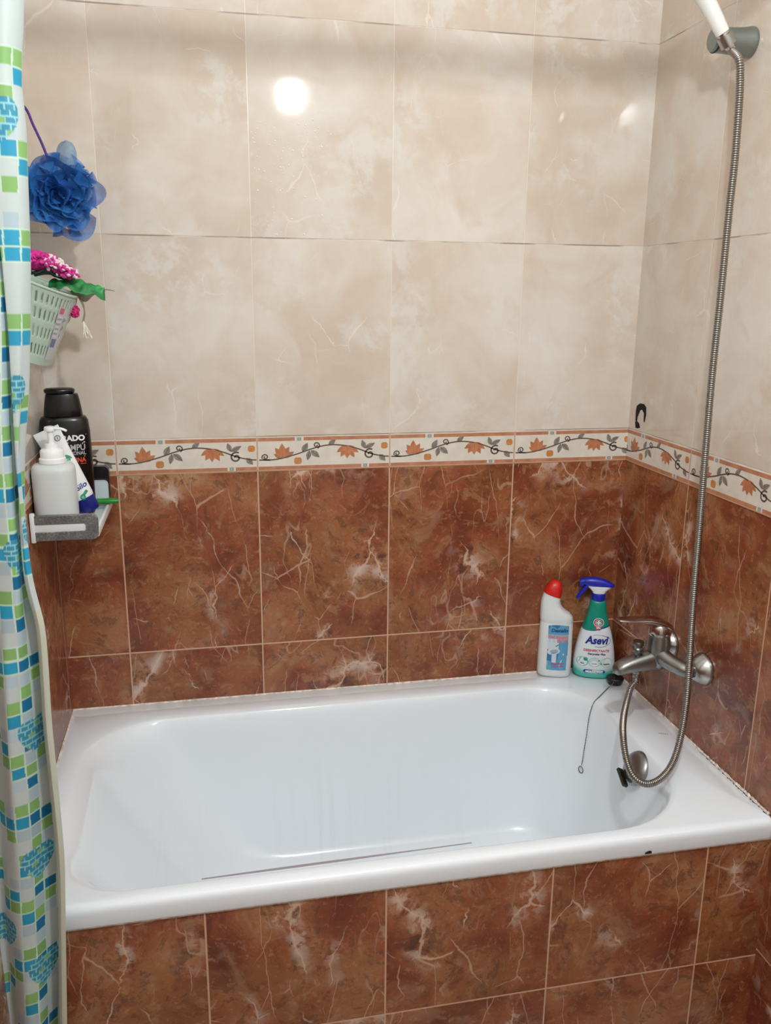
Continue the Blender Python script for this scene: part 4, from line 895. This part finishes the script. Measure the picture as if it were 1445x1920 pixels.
for kx in range(30):            # frills radiating from the core
    d = Vector((random.gauss(0, 1), random.gauss(0, 1)*.8, random.gauss(0, 1))).normalized(); q = d.orthogonal().normalized(); rr = random.random()*6; q2 = d.cross(q)
    A1 = q*cos(rr)+q2*sin(rr); ph = random.random()*6; fr = random.choice((3, 4, 5)); R_ = random.uniform(.060, .084); span = random.uniform(1.6, 2.6); am = random.uniform(.10, .24)
    B1 = d.cross(A1)
    def fn(u, v, d=d, A1=A1, B1=B1, ph=ph, fr=fr, R_=R_, span=span, am=am):
        a = (u-.5)*span; r_ = .012+(R_-.012)*v; w_ = am*sin(fr*2*pi*u+ph)*v**1.4+.05*sin(17*u+ph*2)*v*v
        dirn = (d*cos(a)+A1*sin(a)+B1*w_).normalized(); p = dirn*r_*(1+.05*sin(11*u+ph)); return PC+Vector((p.x*.92, p.y*.62, p.z*1.02))
    ruffle(fn, 40, 9)
def spiral_frill(u, v):         # the rose-like swirl facing out
    a = 2*pi*2.3*u-1.2; r_ = .006+.046*u; w_ = 1+.16*sin(5*a+1)*u
    base = e1*(r_*cos(a)*w_)+e2*(r_*sin(a)*w_*.92); out = .052*(1-.55*u*u)
    return PC+to_cam*(out*(.45+.72*v)+.004*sin(9*a)*v)+base*(1+.32*v*(.4+u))+e1*.002-e2*.004
ruffle(spiral_frill, 150, 8)
def spiral_frill2(u, v):
    a = 2*pi*1.6*u+1.9; r_ = .022+.046*u; w_ = 1+.18*sin(4*a)*u; base = e1*(r_*cos(a)*w_)+e2*(r_*sin(a)*w_*.95); out = .040*(1-.6*u*u)
    return PC+to_cam*(out*(.35+.75*v)+.004*sin(7*a)*v)+base*(1+.28*v)
ruffle(spiral_frill2, 130, 8)
obj('netting', bm, pm, pf, world=True, smooth=80, normals=False)
bm = BM(); bmesh.ops.create_icosphere(bm, subdivisions=3, radius=.040, matrix=Matrix.Translation(PC)@Matrix.Diagonal((1, .7, 1, 1))); obj('core', bm, mat('pouf_core', (14, 66, 140), .8, var=.3, bscale=60), pf, world=True)
lt = at(122, 282, -.150)
def ear(u, v):
    a = (v-.5)*2; h = u; w_ = .0195*max(0, 1-h**3.5)**.5; return Vector((lt.x+a*w_+.003*h, lt.y+.006*a*a-.004, lt.z-.026+.044*h))
sheet('loop_fold', ear, 14, 12, pouf_mat('pouf_ear', (70, 110, 146), (112, 150, 180), .75), pf, 0)
hk = Vector((XL, -.165, at(38, 182, -.165).z))
cpth = catmull([at(90, 298, -.172), at(78, 268, -.170), at(62, 234, -.168), at(47, 202, -.167), hk+Vector((.014, 0, .002))], 8); bm = BM(); tube(bm, cpth, .0024, 8)
obj('cord', bm, mat('purple_cord', (70, 40, 120), .7, var=.3, bscale=300), pf, world=True, label='purple hanging cord')
ho = thing('wall_hook', 'small wall hook holding the pouf cord on the left wall', 'hook', hk)
bm = BM(); lathe(bm, [(.012, .0005), (.012, .002), (.008, .004), (.004, .005)], 24, axis_mat(hk, (1, 0, 0))); tube(bm, catmull([hk+Vector(q) for q in ((.003, 0, 0), (.012, 0, -.002), (.018, 0, .003), (.019, 0, .010))], 6), .0022, 10); obj('hook_body', bm, chrome, ho, world=True)

# ------------------------------------------------------------------ shower curtain and rail
RODY, RODZ = -.765, 1.02
rod = thing('curtain_rail', 'white shower curtain rail spanning the bath above the frame', 'curtain rail', (XL, RODY, RODZ))
bm = BM(); lathe(bm, [(.018, .002), (.018, -XL-.002)], 24, axis_mat((XL, RODY, RODZ), (1, 0, 0))); obj('rail', bm, mat('rail_white', (220, 220, 216), .4), rod, world=True)
def interp(T, y):
    if y <= T[0][0]: return T[0][1]
    for (y0, x0), (y1, x1) in zip(T, T[1:]):
        if y <= y1:
            t = (y-y0)/(y1-y0); return x0+(x1-x0)*t
    return T[-1][1]
RE = [(-200, 44), (0, 45), (60, 44), (90, 41), (150, 41), (200, 46), (230, 50), (330, 53), (440, 57), (500, 58.5), (600, 58.5), (680, 57), (740, 55.5), (830, 49), (880, 47.5), (930, 47), (1000, 50), (1070, 54.5), (1110, 63), (1165, 79), (1230, 84.5), (1350, 91.5), (1430, 99.5), (1470, 104), (1530, 110), (1600, 116), (1660, 118.5), (1720, 119.5), (1900, 120), (2300, 120)]
BE = [(-200, -30), (0, -24), (300, -14), (420, -6), (480, 3), (620, 15), (800, 25), (880, 30), (940, 36), (1020, 45), (1070, 51), (1110, 60), (1165, 76.5), (1230, 82.5), (1350, 89.5), (1470, 102), (1600, 114), (1900, 118), (2300, 118)]
AE = [(-200, -40), (0, -36), (480, -10), (600, 0), (790, 6), (960, 19), (1060, 28), (1200, 33), (1300, 39), (1440, 46), (1600, 53), (1700, 57), (1800, 66), (1920, 74), (2300, 90)]
def smooth_interp(T, y, w=26): return sum(interp(T, y+d) for d in (-w, -w/2, 0, w/2, w))/5
def py_of(z, Y):                # photo row of height z on the plane y = Y at the left
    p = Vector((-1.31, Y, z))-CAM; return 960-F*p.dot(up)/p.dot(fw)
CB, CT = -1.09, RODZ-.036
NR, NCOL = 1000, 200; Yc = -.785
rows_ = []
for j in range(NR+1):
    z = CT+(CB-CT)*j/NR; py = py_of(z, Yc)
    def X(px, Y):
        p = at(px, py, Y); return p.x
    xR, xB, xA = X(smooth_interp(RE, py), -.780), X(smooth_interp(BE, py), -.803), X(smooth_interp(AE, py), -.800)
    wv = .004*sin(z*5.1)+.003*sin(z*13+1)
    P = [Vector((xB+.004, -.797, z)), Vector((xB, -.803, z)), Vector((xB+(xR-xB)*.5, -.8055+wv*.4, z)), Vector((xR-.005, -.797, z)), Vector((xR, -.782, z)), Vector((xR-.006, -.769, z)), Vector((xA+(xR-xA)*.72, -.768, z)), Vector((xA+(xR-xA)*.36, -.782+wv, z)), Vector((xA+.004, -.799, z)), Vector((xA-.003, -.8035, z)), Vector((xA-.018, -.803+wv, z)), Vector((xA-.034, -.790, z)), Vector((xA-.045, -.772+wv, z)), Vector((xA-.056, -.778, z)), Vector((xA-.063, -.79, z))]
    cur = catmull(P, 10); Ls = [0]
    for a, b in zip(cur, cur[1:]): Ls.append(Ls[-1]+(b-a).length)
    uR = Ls[40]                 # arc length at the right-hand fold
    span = .20; k_ = 0; row = []
    lo, hi = 0, Ls[-1]
    for i in range(NCOL+1):
        s = lo+(hi-lo)*i/NCOL
        while k_ < len(Ls)-2 and Ls[k_+1] < s: k_ += 1
        row.append((cur[k_].lerp(cur[k_+1], (s-Ls[k_])/max(1e-9, Ls[k_+1]-Ls[k_])), s-uR))
    rows_.append(row)
WHT, BLU, BLU_SHADE, GRN, PAL, TEA = [lin(c) for c in ((202, 214, 213), (46, 160, 200), (26, 118, 166), (142, 190, 116), (184, 204, 214), (66, 150, 180))]  # the deeper blue has the shade of the rear panel painted in
PIT_ = .0205; random.seed(77); rnd = [[random.random() for _ in range(160)] for _ in range(60)]
def patt(u, z):
    c = floor(u/PIT_); r = floor((z+2)/PIT_); fu, fv = u/PIT_-c, (z+2)/PIT_-r
    # heart made of little bricks
    def heart(u0, z0, sc):
        x, y = (u-u0)/sc, (z-z0)/sc
        if (x*x+y*y-1)**3-x*x*y**3*1.0 < 0:
            br = y/.30; ro = floor(br); bx = x/.46+.5*(ro % 2); fx, fy = bx-floor(bx), br-ro
            if fx < .15 or fy < .20: return lin((150, 214, 226))
            return GRN if (floor(bx)*7+ro*13) % 19 == 0 else TEA
        return None
    for u0, z0 in ((-.045+.0, .60), (-.040, .27), (-.055, .08), (-.045, .93), (.042, .05), (.040, -.22), (.050, -.43), (.046, -.62), (.125, .40), (.130, -.10), (.120, -.55)):
        h = heart(u0, z0, .025)
        if h: return h
    gap = fu < .06 or fu > .94 or fv < .06 or fv > .94
    if c < 0 and z < -.02: return lin((206, 212, 196))     # plain hem edge
    if c < 0:                   # front panel, left of the fold
        k_ = -c
        if k_ == 1: s = (GRN, BLU, None, None, None)[(-r) % 5]
        elif k_ == 2: s = (None, GRN, BLU, None, None)[(-r+1) % 5] if (r//10) % 2 else (BLU, None, GRN, None, PAL)[(-r) % 5]
        elif k_ == 3: s = (BLU, GRN, None, None, PAL, None, None, None)[(-r) % 8]
        elif k_ == 4: s = (GRN, BLU, None, None, None, None)[(-r+3) % 6]
        else: s = (PAL, BLU, GRN, None, None, None, None)[(-r+c) % 7]
    else:
        if c == 0: s = (GRN, BLU_SHADE, None, None, BLU, GRN, None, None)[(-r) % 8]
        elif c == 1: s = (BLU_SHADE, GRN, PAL, None, None, None)[(-r+2) % 6]
        elif c == 2: s = (GRN, BLU_SHADE, PAL)[(-r) % 3]
        elif c == 3: s = (GRN, BLU, PAL, None)[(-r+1) % 4]
        elif c == 4: s = (BLU, GRN, None, None, None, PAL)[(-r+2) % 6]
        elif c == 5: s = (None, GRN, BLU, None, None, None, None)[(-r+c) % 7]
        elif c in (6, 8): s = (GRN, BLU, None, None, None)[(-r+c) % 5]
        else: s = (None, BLU, GRN, None, PAL, None, None, None)[(-r+c*3) % 8]
    if s is None: return WHT
    if gap: return lin((206, 234, 214)) if s != PAL else WHT
    v = .92+.16*rnd[c % 60][r % 160]
    return tuple(min(1, q*v) for q in s)
bm = BM(); cl = bm.loops.layers.float_color.new('Col'); VV = []
for row in rows_: VV.append([(bm.verts.new(p), patt(u, p.z)) for p, u in row])
for j in range(NR):
    for i in range(NCOL):
        q = (VV[j][i], VV[j][i+1], VV[j+1][i+1], VV[j+1][i]); f = bm.faces.new([a[0] for a in q])
        for lp_, a in zip(f.loops, q): lp_[cl] = (*a[1], 1)
cur_ = thing('shower_curtain', 'white shower curtain with blue and green mosaic squares hanging at the left', 'shower curtain', (XL+.06, -.785, CB))
obj('fabric', bm, vcol_mat('mosaic_curtain', .45, .25), cur_, world=True, smooth=180, normals=False)
for i in range(4):
    bm = BM(); cx = XL+.012+.024*i; rp = [Vector((cx, RODY+.023*cos(2*pi*t/24), RODZ-.012+.028*sin(2*pi*t/24))) for t in range(24)]; tube(bm, rp, .0016, 8, closed=True); obj('curtain_ring', bm, MATS['rail_white'], cur_, world=True)

# ------------------------------------------------------------------ water droplets on the back wall
bm = BM(); random.seed(31)
for i in range(190):
    px = random.gauss(545, 42); py = 205+abs(random.gauss(0, 1))*110+random.uniform(0, 40)
    if py > 480 or px > 660 or px < 470: continue
    p = at(px, py, 0); r_ = random.choice((.0008, .001, .0012, .0016, .002))
    lathe(bm, [(r_, 0), (r_*.92, r_*.25), (r_*.6, r_*.45), (r_*.1, r_*.52)], 8, axis_mat((p.x, -.0002, p.z), (0, -1, 0)))
tag(obj('water_droplets', bm, mat('water', (250, 250, 248), .08, alpha=.75), smooth=80), 'sprinkle of tiny water droplets on the cream tiles of the back wall', 'water droplets', kind='stuff')  # droplets coloured near white, their bright glint is painted in

# ------------------------------------------------------------------ light
def point(name, loc, e, r, col):
    l = bpy.data.lights.new(name, 'POINT'); l.energy = e; l.shadow_soft_size = r; l.color = col; o = bpy.data.objects.new(name, l); C.objects.link(o); o.location = loc; return o
point('ceiling_bulb', (-.689, -1.548, 1.14), 28, .030, (.97, 1, 1.02))
ar = bpy.data.lights.new('ceiling_fill', 'AREA'); ar.shape = 'RECTANGLE'; ar.size = 1.3; ar.size_y = 2.3; ar.energy = 3.4; ar.color = (.96, 1, 1.04)  # added area light for soft fill, not a lamp of the room
ao = bpy.data.objects.new('ceiling_fill', ar); C.objects.link(ao); ao.location = (-.7, -1.4, CE-.01)
dk = bpy.data.lights.new('bulb_down_fill', 'AREA'); dk.shape = 'DISK'; dk.size = .075; dk.energy = 4.2; dk.color = (.97, 1, 1.02)  # added disk light below the bulb, throws more light downwards
do = bpy.data.objects.new('bulb_down_fill', dk); C.objects.link(do); do.location = (-.689, -1.548, 1.10)
w = bpy.data.worlds.new('world'); SC.world = w; w.use_nodes = True; w.node_tree.nodes['Background'].inputs[0].default_value = (.9, .92, 1, 1); w.node_tree.nodes['Background'].inputs[1].default_value = .15
SC.view_settings.view_transform = 'Standard'; SC.view_settings.look = 'None'; SC.view_settings.exposure = .20
SC.cycles.use_denoising = True
SC.cycles.max_bounces = 7; SC.cycles.diffuse_bounces = 4; SC.cycles.glossy_bounces = 4; SC.cycles.transmission_bounces = 4; SC.cycles.transparent_max_bounces = 12
SC.cycles.blur_glossy = .2; SC.cycles.use_adaptive_sampling = True; SC.cycles.adaptive_threshold = .03

# lift everything so that the floor lies at z = 0
for o in list(C.objects):
    if o.parent is None and o is not cam: o.location.z += ZO
